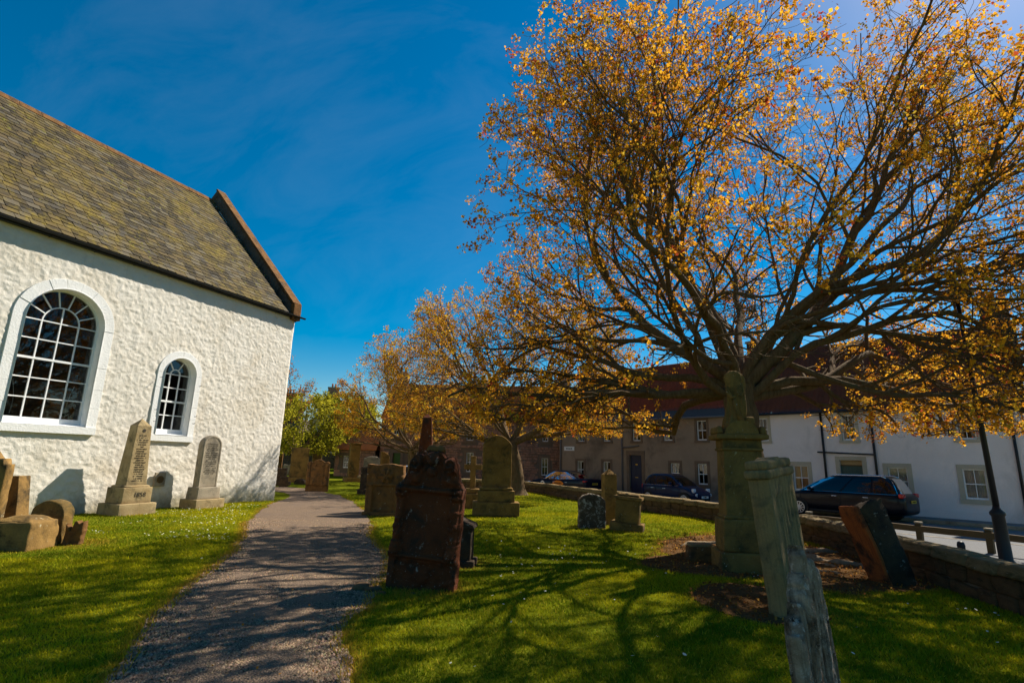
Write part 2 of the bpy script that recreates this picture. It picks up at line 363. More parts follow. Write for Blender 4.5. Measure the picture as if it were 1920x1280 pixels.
path = sheet('gravel_path', np.arange(-14, -.2, .06), np.arange(2.5, 30, .06), lambda X, Y: gz(X, Y)+.012+.012*np.clip(path_d(X, Y)*2, -1, 1)+.006*fbm(np.stack([X*4, Y*4, 0*X], -1).reshape(-1, 3), 3).reshape(X.shape), M['gravel'], lambda x, y: path_d(x, y) > 0)
tag(path, 'grey gravel path curving past the church corner')
soil = sheet('bare_soil', np.arange(2, 7.3, .05), np.arange(6, 15, .05), lambda X, Y: gz(X, Y)*1.0+.012+.03*np.clip(soil_d(X, Y)*2, 0, 1)*(1+fbm(np.stack([X*2.5, Y*2.5, 0*X], -1).reshape(-1, 3), 4).reshape(X.shape)), M['soil'],
             lambda x, y: (soil_d(x, y) > 0) & (x < wall_x(y)+.05))
tag(soil, 'bare brown earth under the big maple')

# street frame: origin on the facade line, local +x to the right along the facades, +y into the houses
SB = np.array([16.9, 23.56]); SROT = atan2(-.7323, .681); SX = np.array([.681, -.7323]); SY = np.array([.7323, .681])
def street(x, y): p = SB + SX*x + SY*y; return float(p[0]), float(p[1])
def street_strip(name, x0, x1, y0, y1, z, mat, label, thick=None, n=60):
    mb = MB(); t = np.linspace(x0, x1, n)
    if thick: mb.box(x0, x1, y0, y1, z-thick, z)
    else:
        V = [(x, y, z) for x in t for y in (y0, y1)]; mb.add(V, [(2*i, 2*i+2, 2*i+3, 2*i+1) for i in range(n-1)])
    o = mb.build(name, mat); o.location = (SB[0], SB[1], 0); o.rotation_euler = (0, 0, SROT); return tag(o, label, kind='structure')
street_strip('road', -45, 40, -8.2, -1.35, -.232, M['asphalt'], 'grey asphalt street in front of the houses')
street_strip('pavement', -45, 40, -1.35, .0, -.12, M['pave'], 'raised pavement along the house fronts', .2)
street_strip('kerb', -45, 40, -1.50, -1.352, -.124, M['obelisk_grey'], 'stone kerb along the far pavement', .2)
street_strip('kerb', -10, 40, -8.35, -8.202, -.128, M['obelisk_grey'], 'stone kerb along the churchyard side of the street', .2)
yl = plain('yellow_road_paint', (.45, .30, .03), .8)
for k, yy in enumerate((-1.75, -1.98)):
    street_strip('yellow_line', -9, 40, yy-.04, yy+.04, -.228, yl, 'yellow no-waiting line beside the far kerb')
M['lane_side'] = M['asphalt']
lane = MB(); lane.add([(-30, 34.6, -.24), (-30, 39.0, -.24), (6.5, 38.2, -.24), (6.5, 31.5, -.24), (1.8, 31.8, -.24), (-3, 34.1, -.24)], [(0, 5, 4, 3, 2, 1)])
tag(lane.build('lane', M['asphalt']), 'side lane running past the stone cottage', kind='structure')
# verge outside the wall
vx = np.arange(0, 34, .5)
verge = MB(); VV = []
WV = np.array([p for p in WALL if p[1] < 30])
for p in WV:
    lx = (p-SB) @ SX; q = SB + SX*lx + SY*-8.36
    q = q if (q[0] > p[0]+.5) else p+np.array([.6, .1])
    VV += [(p[0]+.42, p[1]+.0, -.03), (.55*p[0]+.45*q[0]+.2, .55*p[1]+.45*q[1], -.07), (q[0], q[1], -.135)]
verge.add(VV, [(3*i+k, 3*i+k+1, 3*i+k+4, 3*i+k+3) for i in range(len(WV)-1) for k in range(2)])
tag(verge.build('footway', M['asphalt']), 'grey footway between boundary wall and street', kind='structure')

# ------------------------------------------------------------------ church
CH0 = (-8.94, 21.38); CHW = atan2(.9233, .3840)          # local +x along the wall away from us, -y outwards
EAVE, RIDGE, HALF = 7.2, 13.17, 5.54
church = thing('church', 'white harled church with mossy slate roof and arched windows', 'church', (CH0[0], CH0[1], 0), CHW)
def arch_in(x, z, cx, hw, z0, zs):
    return (np.abs(x-cx) < hw) & (z > z0) & ((z < zs) | ((x-cx)**2 + (z-zs)**2 < hw*hw))
BIGW = dict(cx=-8.0, ho=1.2, hi=.93, z0=2.1, zs=5.0); SMW = dict(cx=-4.58, ho=.75, hi=.53, z0=2.02, zs=4.15)
XL, XR = -16.0, 0.0
gx = np.concatenate([np.arange(XL, -11.2, .2), np.arange(-11.2, XR+.001, .027)]); gx[-1] = XR; gzv = np.concatenate([[-.4, -.15], np.arange(0, EAVE+.1, .027)])
X, Z = np.meshgrid(gx, gzv); pts = np.stack([X*3.1, 0*X, Z*3.1], -1).reshape(-1, 3)
dsp = (fbm(pts*np.array([2.0, 1, 2.6]), 3)*.0065 + .0075*fbm(pts*4.6+9, 2) + .02*vnoise(pts*.16)).reshape(X.shape); dsp = dsp - .012*(dsp.std() > 0)
edge = np.clip((XR-X)/.12, 0, 1); Yv = -dsp + .05*(1-edge)**2 - .03*np.clip((1.1-Z)/1.1, 0, 1)
V = np.stack([X, Yv, Z], -1).reshape(-1, 3); nx = len(gx)
i, j = np.meshgrid(np.arange(nx-1), np.arange(len(gzv)-1)); a = (j*nx+i).ravel(); F = np.stack([a, a+1, a+1+nx, a+nx], -1)
c = V[F].mean(1); hole = np.zeros(len(F), bool)
for w_ in (BIGW, SMW): hole |= arch_in(c[:, 0], c[:, 2], w_['cx'], (w_['ho']+w_['hi'])/2, w_['z0']+.1, w_['zs'])
fast_mesh('wall', V, F[~hole], M['harl'], church, smooth=True)
# gable end, back and interior shell
mb = MB(); mb.prism([(.09, -.4), (2*HALF, -.4), (2*HALF, EAVE), (HALF, RIDGE-.05), (.09, EAVE)], 0, .5)
ob = mb.build('gable_wall', M['harl'], church); ob.rotation_euler = (0, 0, pi/2); ob.location = (.0, 0, 0)
mb = MB(); mb.box(XL, -.5, 2*HALF-.5, 2*HALF, -.4, EAVE); mb.build('rear_wall', M['harl'], church)
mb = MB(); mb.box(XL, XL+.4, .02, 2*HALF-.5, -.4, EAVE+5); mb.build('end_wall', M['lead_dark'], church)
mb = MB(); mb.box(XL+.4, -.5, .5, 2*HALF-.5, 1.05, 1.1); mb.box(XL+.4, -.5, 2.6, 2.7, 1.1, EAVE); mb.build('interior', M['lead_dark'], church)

def arch_window(w_, reveal, cols, rows_low, rows_up, spokes, inner_cols, name='window'):
    cx, ho, hi, z0, zs = (w_[k] for k in ('cx', 'ho', 'hi', 'z0', 'zs'))
    win = MB()                                                     # reveal lining
    n = 28; prof = [(cx-hi, z0+.2), (cx-hi, zs)] + [(cx-hi*cos(pi*k/n), zs+hi*sin(pi*k/n)) for k in range(1, n)] + [(cx+hi, zs), (cx+hi, z0+.2)]
    m = len(prof); V = [(x, -.05, z) for x, z in prof] + [(x, reveal+.12, z) for x, z in prof]
    win.add(V, [(k, k+m, (k+1) % m+m, (k+1) % m) for k in range(m)])
    wob = win.build(name, M['trim'], church)
    # painted stone surround: jamb stones, voussoirs and sill, each a stone of its own
    def stone(poly, y0=-.016, nm='surround_stone'):
        b = MB(); rr = random.uniform(-.006, .006); b.prism(poly, y0+rr, .04); o = b.build(nm, M['trim'], wob)
        bm = bmesh.new(); bm.from_mesh(o.data); bmesh.ops.bevel(bm, geom=bm.edges[:], offset=.004, segments=1, affect='EDGES'); bm.to_mesh(o.data); bm.free(); return o
    g = .0015; nj = 5 if ho > 1 else 4
    hs = np.linspace(z0+.2, zs, nj+1) + np.array([0]+[random.uniform(-.07, .07) for _ in range(nj-1)]+[0])
    for k in range(nj):
        stone([(cx-ho, hs[k]+g), (cx-hi, hs[k]+g), (cx-hi, hs[k+1]-g), (cx-ho, hs[k+1]-g)]); stone([(cx+hi, hs[k]+g), (cx+ho, hs[k]+g), (cx+ho, hs[k+1]-g), (cx+hi, hs[k+1]-g)])
    nv = 9 if ho > 1 else 2
    for k in range(nv):
        a0, a1 = pi*k/nv+g/ho, pi*(k+1)/nv-g/ho; s_ = max(3, 24//nv)
        aa = np.linspace(a0, a1, s_+1); stone([(cx+ho*cos(t), zs+ho*sin(t)) for t in aa] + [(cx+hi*cos(t), zs+hi*sin(t)) for t in aa[::-1]])
    stone([(cx-ho, z0), (cx+ho, z0), (cx+ho, z0+.2), (cx-ho, z0+.2)], -.045, 'sill')
    b = MB(); b.add([(cx-hi, -.04, z0+.201), (cx+hi, -.04, z0+.201), (cx+hi, reveal+.1, z0+.27), (cx-hi, reveal+.1, z0+.27)], [(0, 1, 2, 3)]); b.build('sloping_sill', M['white_paint'], wob)
    # sash frames
    y = reveal; fr = .055; gi = hi-fr
    b = MB(); P0 = [(cx-hi, z0+.24), (cx-hi, zs)] + [(cx-hi*cos(pi*k/n), zs+hi*sin(pi*k/n)) for k in range(1, n)] + [(cx+hi, zs), (cx+hi, z0+.24)]
    P1 = [(cx-gi, z0+.38), (cx-gi, zs)] + [(cx-gi*cos(pi*k/n), zs+gi*sin(pi*k/n)) for k in range(1, n)] + [(cx+gi, zs), (cx+gi, z0+.38)]
    V = [(x, y-.03, z) for x, z in P0] + [(x, y-.03, z) for x, z in P1] + [(x, y+.05, z) for x, z in P1]
    b.add(V, [(k, (k+1) % m, (k+1) % m+m, k+m) for k in range(m)] + [(k+m, (k+1) % m+m, (k+1) % m+2*m, k+2*m) for k in range(m)]); b.build('sash_frame', M['white_paint'], wob)
    zb = z0+.38; nr = rows_low+rows_up; dz = (zs-zb)/nr; bw = .014
    zr = [zb+dz*k for k in range(nr+1)]; xc = [cx-gi+2*gi*k/cols for k in range(cols+1)]
    for k in range(1, nr+1):
        b = MB(); h_ = .028 if k == rows_low else bw; yy = y-.035 if k == rows_low else y-.02; b.box(cx-gi, cx+gi, yy, y+.03, zr[k]-h_, zr[k]+h_); b.build('meeting_rail' if k == rows_low else 'glazing_bar', M['white_paint'], wob)
    ri = gi*inner_cols/cols
    for k in range(1, cols):
        top = zs + (ri if abs(xc[k]-cx) < 1e-6 else 0)
        b = MB(); b.box(xc[k]-bw, xc[k]+bw, y-.022, y+.028, zb, top); b.build('glazing_bar', M['white_paint'], wob)
    b = MB(); aa = np.linspace(0, pi, 17); r0, r1 = ri-bw, ri+bw
    for k in range(16):
        q = [(cx+r*cos(t), zs+r*sin(t)) for r, t in ((r0, aa[k]), (r1, aa[k]), (r1, aa[k+1]), (r0, aa[k+1]))]; b.prism(q, y-.021, y+.027)
    b.build('arched_glazing_bar', M['white_paint'], wob)
    for k in range(1, spokes+1):
        t = pi*k/(spokes+1); d = np.array([cos(t), sin(t)]); p = np.array([-sin(t), cos(t)])*bw; c0 = np.array([cx, zs]); q = [c0+d*ri*1.02-p, c0+d*gi-p, c0+d*gi+p, c0+d*ri*1.02+p]
        b = MB(); b.prism([tuple(v) for v in q], y-.018, y+.024); b.build('glazing_bar', M['white_paint'], wob)
    # panes
    def pane(poly):
        b = MB(); tl = random.uniform(-.003, .003); b.add([(x, y+.008+tl*(x-cx)*4, z) for x, z in poly], [tuple(range(len(poly)))]); b.build('pane', M['glass'], wob)
    for r in range(nr):
        for k in range(cols): pane([(xc[k], zr[r]), (xc[k+1], zr[r]), (xc[k+1], zr[r+1]), (xc[k], zr[r+1])])
    for k in range(spokes+1):
        aa = np.linspace(pi*k/(spokes+1), pi*(k+1)/(spokes+1), 5); pane([(cx+gi*cos(t), zs+gi*sin(t)) for t in aa] + [(cx+ri*cos(t), zs+ri*sin(t)) for t in aa[::-1]])
    aa = np.linspace(0, pi, 13)
    if inner_cols == 2: pane([(cx, zs)]+[(cx+ri*cos(t), zs+ri*sin(t)) for t in aa[:7]]); pane([(cx, zs)]+[(cx+ri*cos(t), zs+ri*sin(t)) for t in aa[6:]])
    else: pane([(cx+ri*cos(t), zs+ri*sin(t)) for t in aa])
    return wob
bigw = arch_window(BIGW, .26, 4, 3, 2, 6, 2)
smw = arch_window(SMW, .26, 3, 2, 2, 2, 1)
wire = plain('white_cable', (.6, .58, .52), .6)
for xx, sg in ((-8.72, 1), (-7.32, -1)):
    b = MB(); b.tube([(xx+sg*.10*sin(t*2.2), .36, 3.4-.85*t) for t in np.linspace(0, 1, 9)], .008, 5); b.build('cable', wire, bigw)
for a_, z_ in ((-5.28, 3.95), (-3.93, 3.85), (-5.28, 2.95), (-3.93, 2.85), (-5.25, 2.6), (-3.95, 2.62)):     # iron storm-guard hooks
    b = MB(); b.tube([(a_, -.06, z_), (a_, -.16, z_), (a_-.0, -.17, z_+.03)], .009, 5); b.build('iron_hook', M['black_iron'], smw)
# ventilator plate
b = MB(); b.rblock((-4.75, -.06, .66), (.34, .05, .42), .012, 3, .004); vp = b.build('ventilator_plate', M['obelisk_grey'], church)
b = MB(); b.tube([(-4.75, -.086, .87), (-4.75, -.098, .87)], .11, 18); vg = b.build('ventilator_disc', M['gold_stone'], vp)
for k in range(-3, 4):
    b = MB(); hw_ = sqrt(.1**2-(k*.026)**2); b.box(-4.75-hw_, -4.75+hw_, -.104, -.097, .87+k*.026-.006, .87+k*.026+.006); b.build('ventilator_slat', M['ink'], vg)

# roof
y0, z0r = -.15, EAVE+.06; slope = atan2(RIDGE-z0r, HALF-y0); SL = hypot(RIDGE-z0r, HALF-y0)
def roofpt(x, s, h=0): return (x, y0+s*cos(slope)-h*sin(slope), z0r+s*sin(slope)+h*cos(slope))
roof = MB(); XE = -.42
roof.add([roofpt(XL, 0, -.03), roofpt(XE, 0, -.03), roofpt(XE, SL, -.03), roofpt(XL, SL, -.03), (XL, 2*HALF+.28, z0r), (XE, 2*HALF+.28, z0r)], [(0, 1, 2, 3), (3, 2, 5, 4)])
roof = roof.build('roof', M['lead_dark'], church)
def mk_slate(name, use_attr):
    m, N, L, P = nodes(name); g = N.new('ShaderNodeNewGeometry'); v = g.outputs['Position']
    if use_attr: a = N.new('ShaderNodeVertexColor'); a.layer_name = 'col'; rnd = a.outputs[0]
    else: oi = N.new('ShaderNodeObjectInfo'); rnd = oi.outputs['Random']
    r = ramp(N, [(0, (.028, .021, .012)), (.25, (.058, .042, .02)), (.5, (.095, .066, .028)), (.68, (.062, .052, .038)), (.82, (.105, .085, .055)), (1, (.14, .105, .055))]); r.color_ramp.interpolation = 'CONSTANT'; L.new(rnd, r.inputs[0])
    n1 = noise(N, L, v, .7, 7, .7, .6); n2 = noise(N, L, v, 5, 7, .75); n3 = noise(N, L, v, 22, 5, .7)
    c = mixc(N, L, step(N, L, n1, .47, .74), r.outputs[0], (.145, .098, .012)); 
    ad = N.new('ShaderNodeMath'); ad.operation = 'MULTIPLY'; L.new(step(N, L, n2, .48, .72), ad.inputs[0]); L.new(step(N, L, n1, .35, .6), ad.inputs[1])
    c = mixc(N, L, ad.outputs[0], c, (.24, .175, .018)); c = mixc(N, L, step(N, L, n3, .68, .74), c, (.42, .40, .32))
    L.new(c, P.inputs['Base Color']); P.inputs['Roughness'].default_value = .85; P.inputs['Specular IOR Level'].default_value = .25; bump(N, L, P, n3, .5, .02); return m
M['slate'] = mk_slate('mossy_slate', False); M['slate_j'] = mk_slate('mossy_slates', True)
rowh = .222; nrow = int(SL/rowh)
cells = []
for r in range(nrow):
    x = XE-.02 - random.uniform(0, .25); k = 0
    while x > XL:
        wd = random.uniform(.24, .36); cells.append((r, x-wd/2, wd)); x -= wd+.014
def slate_geo(wd, ln, ch):
    t = .024; hw = wd/2; P = [(-hw+ch, 0), (hw-ch, 0), (hw, ch), (hw, ln), (-hw, ln), (-hw, ch)]
    V = [(x, s, 0) for x, s in P] + [(x, s, t) for x, s in P]; n = 6
    F = [(6, 7, 8, 9, 10, 11)] + [(i, (i+1) % n, (i+1) % n+n, i+n) for i in range(n)]
    return np.array(V), F
proto = []
for k in range(6):
    V, F = slate_geo(.26+.02*k, .31, .03); b = MB(); b.add(V, F); o = b.build('slate', M['slate']); proto.append(o.data); bpy.data.objects.remove(o)
def slate_M(r, x, tilt, rz):
    s = r*rowh
    return Matrix.Translation(roofpt(x, s, .045)) @ Matrix.Rotation(slope-.07+tilt, 4, 'X') @ Matrix.Rotation(rz, 4, 'Z')
near = sorted(range(len(cells)), key=lambda i: -((cells[i][1] > -10.2)*1000 - cells[i][0]*12 - abs(cells[i][1]+8)*10))
pick = set([i for i in sorted(range(len(cells)), key=lambda i: (cells[i][0]*rowh*.9 + abs(cells[i][1]+9.3)*.55) if -11.3 < cells[i][1] else 99)][:300])
VV, FF, CC = [], [], []; base = 0
for idx, (r, x, wd) in enumerate(cells):
    tl, rz = random.gauss(0, .014), random.gauss(0, .018); MX = slate_M(r+random.gauss(0, .05)-(random.random() < .012)*.35, x, tl, rz)
    if idx in pick:
        o = bpy.data.objects.new('slate', proto[min(5, max(0, int((wd-.25)/.02)))]); COL.objects.link(o); o.parent = roof; o.matrix_local = MX
    else:
        V, F = slate_geo(wd, .31, .03); V = V @ np.array(MX.to_3x3()).T + np.array(MX.translation); cc = random.random()
        VV.append(V); FF += [tuple(i+base for i in f) for f in F]; CC += [cc]*len(F); base += len(V)
b = MB(); b.add(np.concatenate(VV), FF); so = b.build('slates', M['slate_j'], roof); tag(so, kind='stuff')
at = so.data.color_attributes.new('col', 'FLOAT_COLOR', 'CORNER'); arr = np.ones((len(so.data.loops), 4), np.float32); k = 0
for p_, cc in zip(so.data.polygons, CC): arr[p_.loop_start:p_.loop_start+p_.loop_total, :3] = cc
at.data.foreach_set('color', arr.ravel())
mv, mf, n_ = [], [], 0; RM = np.random.default_rng(5)
for k in range(420):                                                 # moss cushions lodged between slates
    x = RM.uniform(-11, XE); s_ = RM.uniform(.1, SL-.2); 
    if vnoise(np.array([[x*.6, s_*.6, 3.]]))[0] < .05: continue
    r_ = RM.uniform(.015, .05); an = np.arange(6)*pi/3+RM.uniform(0, 1); ring = [roofpt(x+r_*1.5*cos(t)*RM.uniform(.7, 1.2), s_+r_*sin(t)*RM.uniform(.7, 1.2), .055) for t in an]
    mv += ring+[roofpt(x, s_, .06+r_*.75)]; mf += [(n_+i, n_+(i+1) % 6, n_+6) for i in range(6)]; n_ += 7
b = MB(); b.add(mv, mf); mo_ = b.build('moss', plain('roof_moss', (.13, .12, .018), .95), roof, True); tag(mo_, kind='stuff')
x = XE
while x > XL:                                                        # ridge stones
    b = MB(); ln = random.uniform(.55, .8); b.prism([(-.2, -.16), (.2, -.16), (.05, .06), (-.05, .06)], 0, ln-.012); o = b.build('ridge_stone', M['brown_stone'], roof)
    o.location = (x, HALF, RIDGE+.06+random.uniform(-.012, .012)); o.rotation_euler = (0, 0, pi/2); x -= ln
# skew (raised gable coping)
skew = MB(); T = [roofpt(0, -.12, .0), roofpt(0, SL+.0, .0)]
sk_lo = (y0+.05, EAVE-.12); 
poly = [(.02, EAVE-.15), (.02, EAVE+.55), (HALF, RIDGE+.66), (HALF, RIDGE-.1)]
b = MB(); b.prism(poly, 0, .34); o = b.build('skew_parapet', M['rubble'], church); o.rotation_euler = (0, 0, pi/2); o.location = (.03, 0, 0)
o.data.materials.clear(); o.data.materials.append(stone_mat('skew_render', (.17, .13, .10), (.11, .085, .065), (.24, .17, .09), .62, (.05, .04, .03), 1.6, .7, .03))
poly2 = [(2*HALF-.02, EAVE-.15), (HALF, RIDGE-.1), (HALF, RIDGE+.66), (2*HALF-.02, EAVE+.55)]
b = MB(); b.prism(poly2, 0, .34); o2 = b.build('skew_parapet', None, church); o2.rotation_euler = (0, 0, pi/2); o2.location = (.03, 0, 0); o2.data.materials.append(o.data.materials[0])
ns = 9; p0 = np.array([-.06, EAVE+.53]); p1 = np.array([HALF+.02, RIDGE+.675]); d = (p1-p0)/ns; nn = np.array([-d[1], d[0]])/np.linalg.norm(d)
for k in range(ns):
    a_ = p0+d*(k+.006); e_ = p0+d*(k+.994); q = [a_, a_+nn*.085, e_+nn*.085, e_]
    b = MB(); b.prism([tuple(v) for v in q[::-1]], -.05+random.uniform(-.01, .01), .40); o = b.build('skew_stone', M['brown_stone'], church); o.rotation_euler = (0, 0, pi/2); o.location = (.04, 0, 0)
b = MB(); b.rblock((-.15, -.06, EAVE-.12), (.40, .22, .68), .03, 3, .01); b.build('skew_putt', M['brown_stone'], church)
# gutter
b = MB(); aa = np.linspace(pi, 2*pi, 9); xs_ = (XL, .28)
V = [(x, y0-.04+.06*cos(t), z0r-.0+.06*sin(t)) for x in xs_ for t in aa]; b.add(V, [(k, k+1, k+10, k+9) for k in range(8)] + [tuple(range(9, 18))])
b.build('gutter', M['black_iron'], church)
for x in np.arange(-11, 0, 1.1):
    b = MB(); b.box(x-.012, x+.012, y0-.02, .02, z0r-.1, z0r-.08); b.build('gutter_bracket', M['black_iron'], church)
b = MB(); b.box(XL, -.1, -.13, .0, EAVE-.03, EAVE+.03); b.build('eaves_soffit', M['black_iron'], church)
# ------------------------------------------------------------------ gravestones
def slab(parent, w, h, t, mat, top=None, relief=None, nx=40, nz=50, rough=.006, edge=.03, z0=0, name='body', seed=0, side=None, fr=5, an=(1, 1)):
    """upright slab, front to -y: a height field with a profiled head and carved relief"""
    u = np.linspace(-1, 1, nx+1); u = np.sign(u)*np.abs(u)**.9; x = u*w/2
    tp = np.array([top(xx) for xx in x]) if top else np.full(nx+1, h)
    v = np.linspace(0, 1, nz+1)
    X = np.repeat(x[None], nz+1, 0); Z = v[:, None]*tp[None]
    if side is not None:                                            # side(z) scales the width
        X = X*np.vectorize(side)(Z)
    dx = np.minimum(np.abs(X+w/2), np.abs(w/2-X)); slp = np.gradient(tp, x)
    dt = (tp[None]-Z)/np.sqrt(1+slp[None]**2); d = np.clip(np.minimum(dx, dt), 0, edge)
    er = edge - np.sqrt(np.maximum(0, edge**2-(edge-d)**2))
    P = np.stack([X*fr*an[0], 0*X, Z*fr*an[1]], -1).reshape(-1, 3)+seed*7.1
    nzv = (fbm(P, 4)*rough).reshape(X.shape); nb = (fbm(P+50, 4)*rough).reshape(X.shape); ns = (fbm(P*1.3+90, 3)*rough).reshape(X.shape)
    R = relief(X, Z) if relief else 0*X
    bx = (np.abs(u) > .999)[None] | (v > .999)[:, None]
    Xd = X + np.where(bx, ns*1.2, 0); Zd = Z + np.where((v > .999)[:, None], nb*1.5, 0)
    Yf = -t/2 - R*(d >= edge*.35) + er*.8 + nzv; Yb = t/2 - er*.8 + nb
    Vf = np.stack([Xd, Yf, Zd+z0], -1).reshape(-1, 3); Vb = np.stack([Xd, Yb, Zd+z0], -1).reshape(-1, 3); m = nx+1; o_ = len(Vf)
    F = []
    for j in range(nz):
        for i in range(nx):
            a = j*m+i; F.append((a, a+1, a+1+m, a+m)); F.append((o_+a, o_+a+m, o_+a+1+m, o_+a+1))
    for j in range(nz):
        a = j*m; F.append((a, a+m, o_+a+m, o_+a)); a = j*m+nx; F.append((a, o_+a, o_+a+m, a+m))
    for i in range(nx):
        a = nz*m+i; F.append((a, a+1, o_+a+1, o_+a)); F.append((i, o_+i, o_+i+1, i+1))
    b = MB(); b.add(np.concatenate([Vf, Vb]), F); return b.build(name, mat, parent, smooth=True)
def shade_sharp(o, ang=40):
    bm = bmesh.new(); bm.from_mesh(o.data)
    for e in bm.edges:
        if len(e.link_faces) == 2 and e.calc_face_angle(0) > radians(ang): e.smooth = False
    bm.to_mesh(o.data); bm.free(); return o
def block(parent, c, size, mat, name='plinth', r=.02, n=4, rough=.006, taper=(1, 1), seed=0, rz=0, skew=(0, 0)):
    b = MB(); b.rblock(c, size, r, n, rough, 4, taper, Matrix.Rotation(rz, 4, 'Z') if rz else None, seed, skew); return b.build(name, mat, parent, smooth=True)
def marks(parent, rows, w, z0, dz, y, mat, x0=0, slope=0, h=.022, name='inscription', seed=1, shrink=None):
    """worn, illegible rows of cut letters"""
    rnd = random.Random(seed); b = MB()
    for r in range(rows):
        z = z0-dz*r; ww = w*(shrink(r) if shrink else rnd.uniform(.6, 1)); x = x0-ww/2
        while x < x0+ww/2:
            l = rnd.uniform(.012, .022)
            if rnd.random() < .86: 
                yy = y + slope*(z-z0); k = rnd.random()
                b.box(x, x+l*(.35 if k < .4 else .9), yy-.002, yy+.004, z if k < .7 else z+h*.5, z+h)
            x += l*1.25
    o = b.build(name, mat, parent); o['kind'] = 'stuff'; return o
def frustum(parent, w0, d0, w1, d1, z0, z1, mat, tip=0, name='shaft', rough=.004, n=10):
    b = MB(); b.rblock((0, 0, z0), (w0, d0, z1-z0), .014, (4, 4, n), rough, 4, (w1/w0, d1/d0)); o = b.build(name, mat, parent, smooth=False)
    if tip:
        b = MB(); b.add([(-w1/2, -d1/2, z1-.01), (w1/2, -d1/2, z1-.01), (w1/2, d1/2, z1-.01), (-w1/2, d1/2, z1-.01), (0, 0, z1+tip)], [(0, 1, 4), (1, 2, 4), (2, 3, 4), (3, 0, 4), (3, 2, 1, 0)]); b.build('pyramid_tip', mat, parent)
    return o
def G(x, y, dz=0): return (x, y, gz1(x, y)+dz)
def text_mesh(txt, size, mat, parent, loc, rot, name, ext=.004):
    cu = bpy.data.curves.new('t', 'FONT'); cu.body = txt; cu.size = size; cu.align_x = 'CENTER'; cu.align_y = 'CENTER'; cu.extrude = ext
    to = bpy.data.objects.new('t', cu); COL.objects.link(to); bpy.context.view_layer.update(); dg = bpy.context.evaluated_depsgraph_get()
    me = bpy.data.meshes.new_from_object(to.evaluated_get(dg)); bpy.data.objects.remove(to)
    o = bpy.data.objects.new(name, me); me.materials.clear(); me.materials.append(mat); COL.objects.link(o); o.parent = parent; o.location = loc; o.rotation_euler = rot; return o

def ch(a, o): return CH0[0]+.384*a+.9233*o, CH0[1]+.9233*a-.384*o        # along wall, offset outwards
# obelisk by the church wall
x, y = ch(-6.02, .72)
g = thing('obelisk_monument', 'buff stone obelisk dated 1858 standing against the white church wall', 'gravestone', G(x, y), CHW, 'gravestones')
block(g, (0, 0, -.1), (1.02, .92, .40), M['obelisk'], 'base', .02, 5, .008); block(g, (0, 0, .30), (.80, .70, .42), M['obelisk'], 'plinth', .012, 4, .004); block(g, (0, 0, .705), (.70, .60, .07), M['obelisk'], 'moulding', .03, 3, .004)
frustum(g, .58, .46, .40, .33, .77, 2.42, M['obelisk'], .20)
sl = (.23-.165)/1.65
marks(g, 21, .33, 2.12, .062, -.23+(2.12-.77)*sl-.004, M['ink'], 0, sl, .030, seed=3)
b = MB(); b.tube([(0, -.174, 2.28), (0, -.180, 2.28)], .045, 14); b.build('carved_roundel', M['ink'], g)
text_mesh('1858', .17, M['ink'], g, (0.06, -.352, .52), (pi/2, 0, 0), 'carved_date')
# arched headstone by the small window
x, y = ch(-3.62, .62)
g = thing('arched_headstone', 'grey round-topped headstone on stepped plinth beside the church corner', 'gravestone', G(x, y), CHW, 'gravestones')
block(g, (0, 0, -.1), (1.02, .74, .38), M['obelisk'], 'base', .015, 4, .006, seed=2); block(g, (0, 0, .28), (.82, .52, .36), M['obelisk_grey'], 'plinth', .012, 4, .004, seed=3, taper=(.95, .92))
top = lambda xx: 1.28+sqrt(max(0, .34**2-xx*xx))*1.0 if abs(xx) < .34 else 1.28
rim = lambda X, Z: np.where(np.where(Z > 1.28, np.hypot(X, Z-1.28), np.abs(X)) > .275, .012, 0)
slab(g, .68, 1.6, .24, M['obelisk_grey'], top, rim, 44, 60, .003, .02, .64)
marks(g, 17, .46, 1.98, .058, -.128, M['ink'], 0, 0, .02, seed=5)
# far-left cluster
g = thing('shouldered_headstone', 'tall golden headstone with pointed shouldered head at the far left edge', 'gravestone', G(-9.62, 10.1), .12, 'gravestones')
top = lambda xx: 1.50 + (.30*(1-abs(xx)/.26) if abs(xx) < .26 else .0) - (.10 if abs(xx) > .38 else 0)
slab(g, .9, 1.85, .2, M['gold_stone'], top, lambda X, Z: np.where((np.abs(X) < .33) & (Z > .3) & (Z < 1.4), -.015, 0), 40, 50, .006, .02, .0)
g = thing('leaning_slab', 'golden sandstone slab leaning beside the church window', 'gravestone', G(-9.52, 10.72), .1, 'gravestones', rx=-.02, ry=-.09)
block(g, (0, 0, -.15), (.62, .34, 1.32), M['gold_stone'], 'body', .015, (4, 3, 8), .008, (.72, .9)); block(g, (0, 0, -.1), (.95, .62, .34), M['gold_stone'], 'base', .02, 4, .01)
g = thing('pedestal_block', 'low square stone pedestal with sloping top in the left corner', 'gravestone', G(-8.55, 10.0), .04, 'gravestones')
block(g, (0, 0, -.1), (.74, .72, .56), M['gold_stone'], 'body', .03, 9, .022, (.93, .93)); block(g, (0, 0, .44), (.68, .66, .11), M['gold_stone'], 'cap', .03, 8, .02, (.45, .45))
g = thing('round_headstone', 'small lichened round-topped headstone behind the low pedestal', 'gravestone', G(-8.62, 10.62), .08, 'gravestones', ry=.03)
top = lambda xx: .56+sqrt(max(0, .3**2-xx*xx))*.9
slab(g, .6, .84, .30, M['olive_stone'], top, None, 30, 30, .010, .03, -.05)
g = thing('broken_headstone', 'stump of a broken red headstone beside the round-topped one', 'gravestone', G(-8.08, 10.55), .25, 'gravestones', ry=.05)
top = lambda xx: .40+.08*sin(xx*21)+.05*sin(xx*47+1)
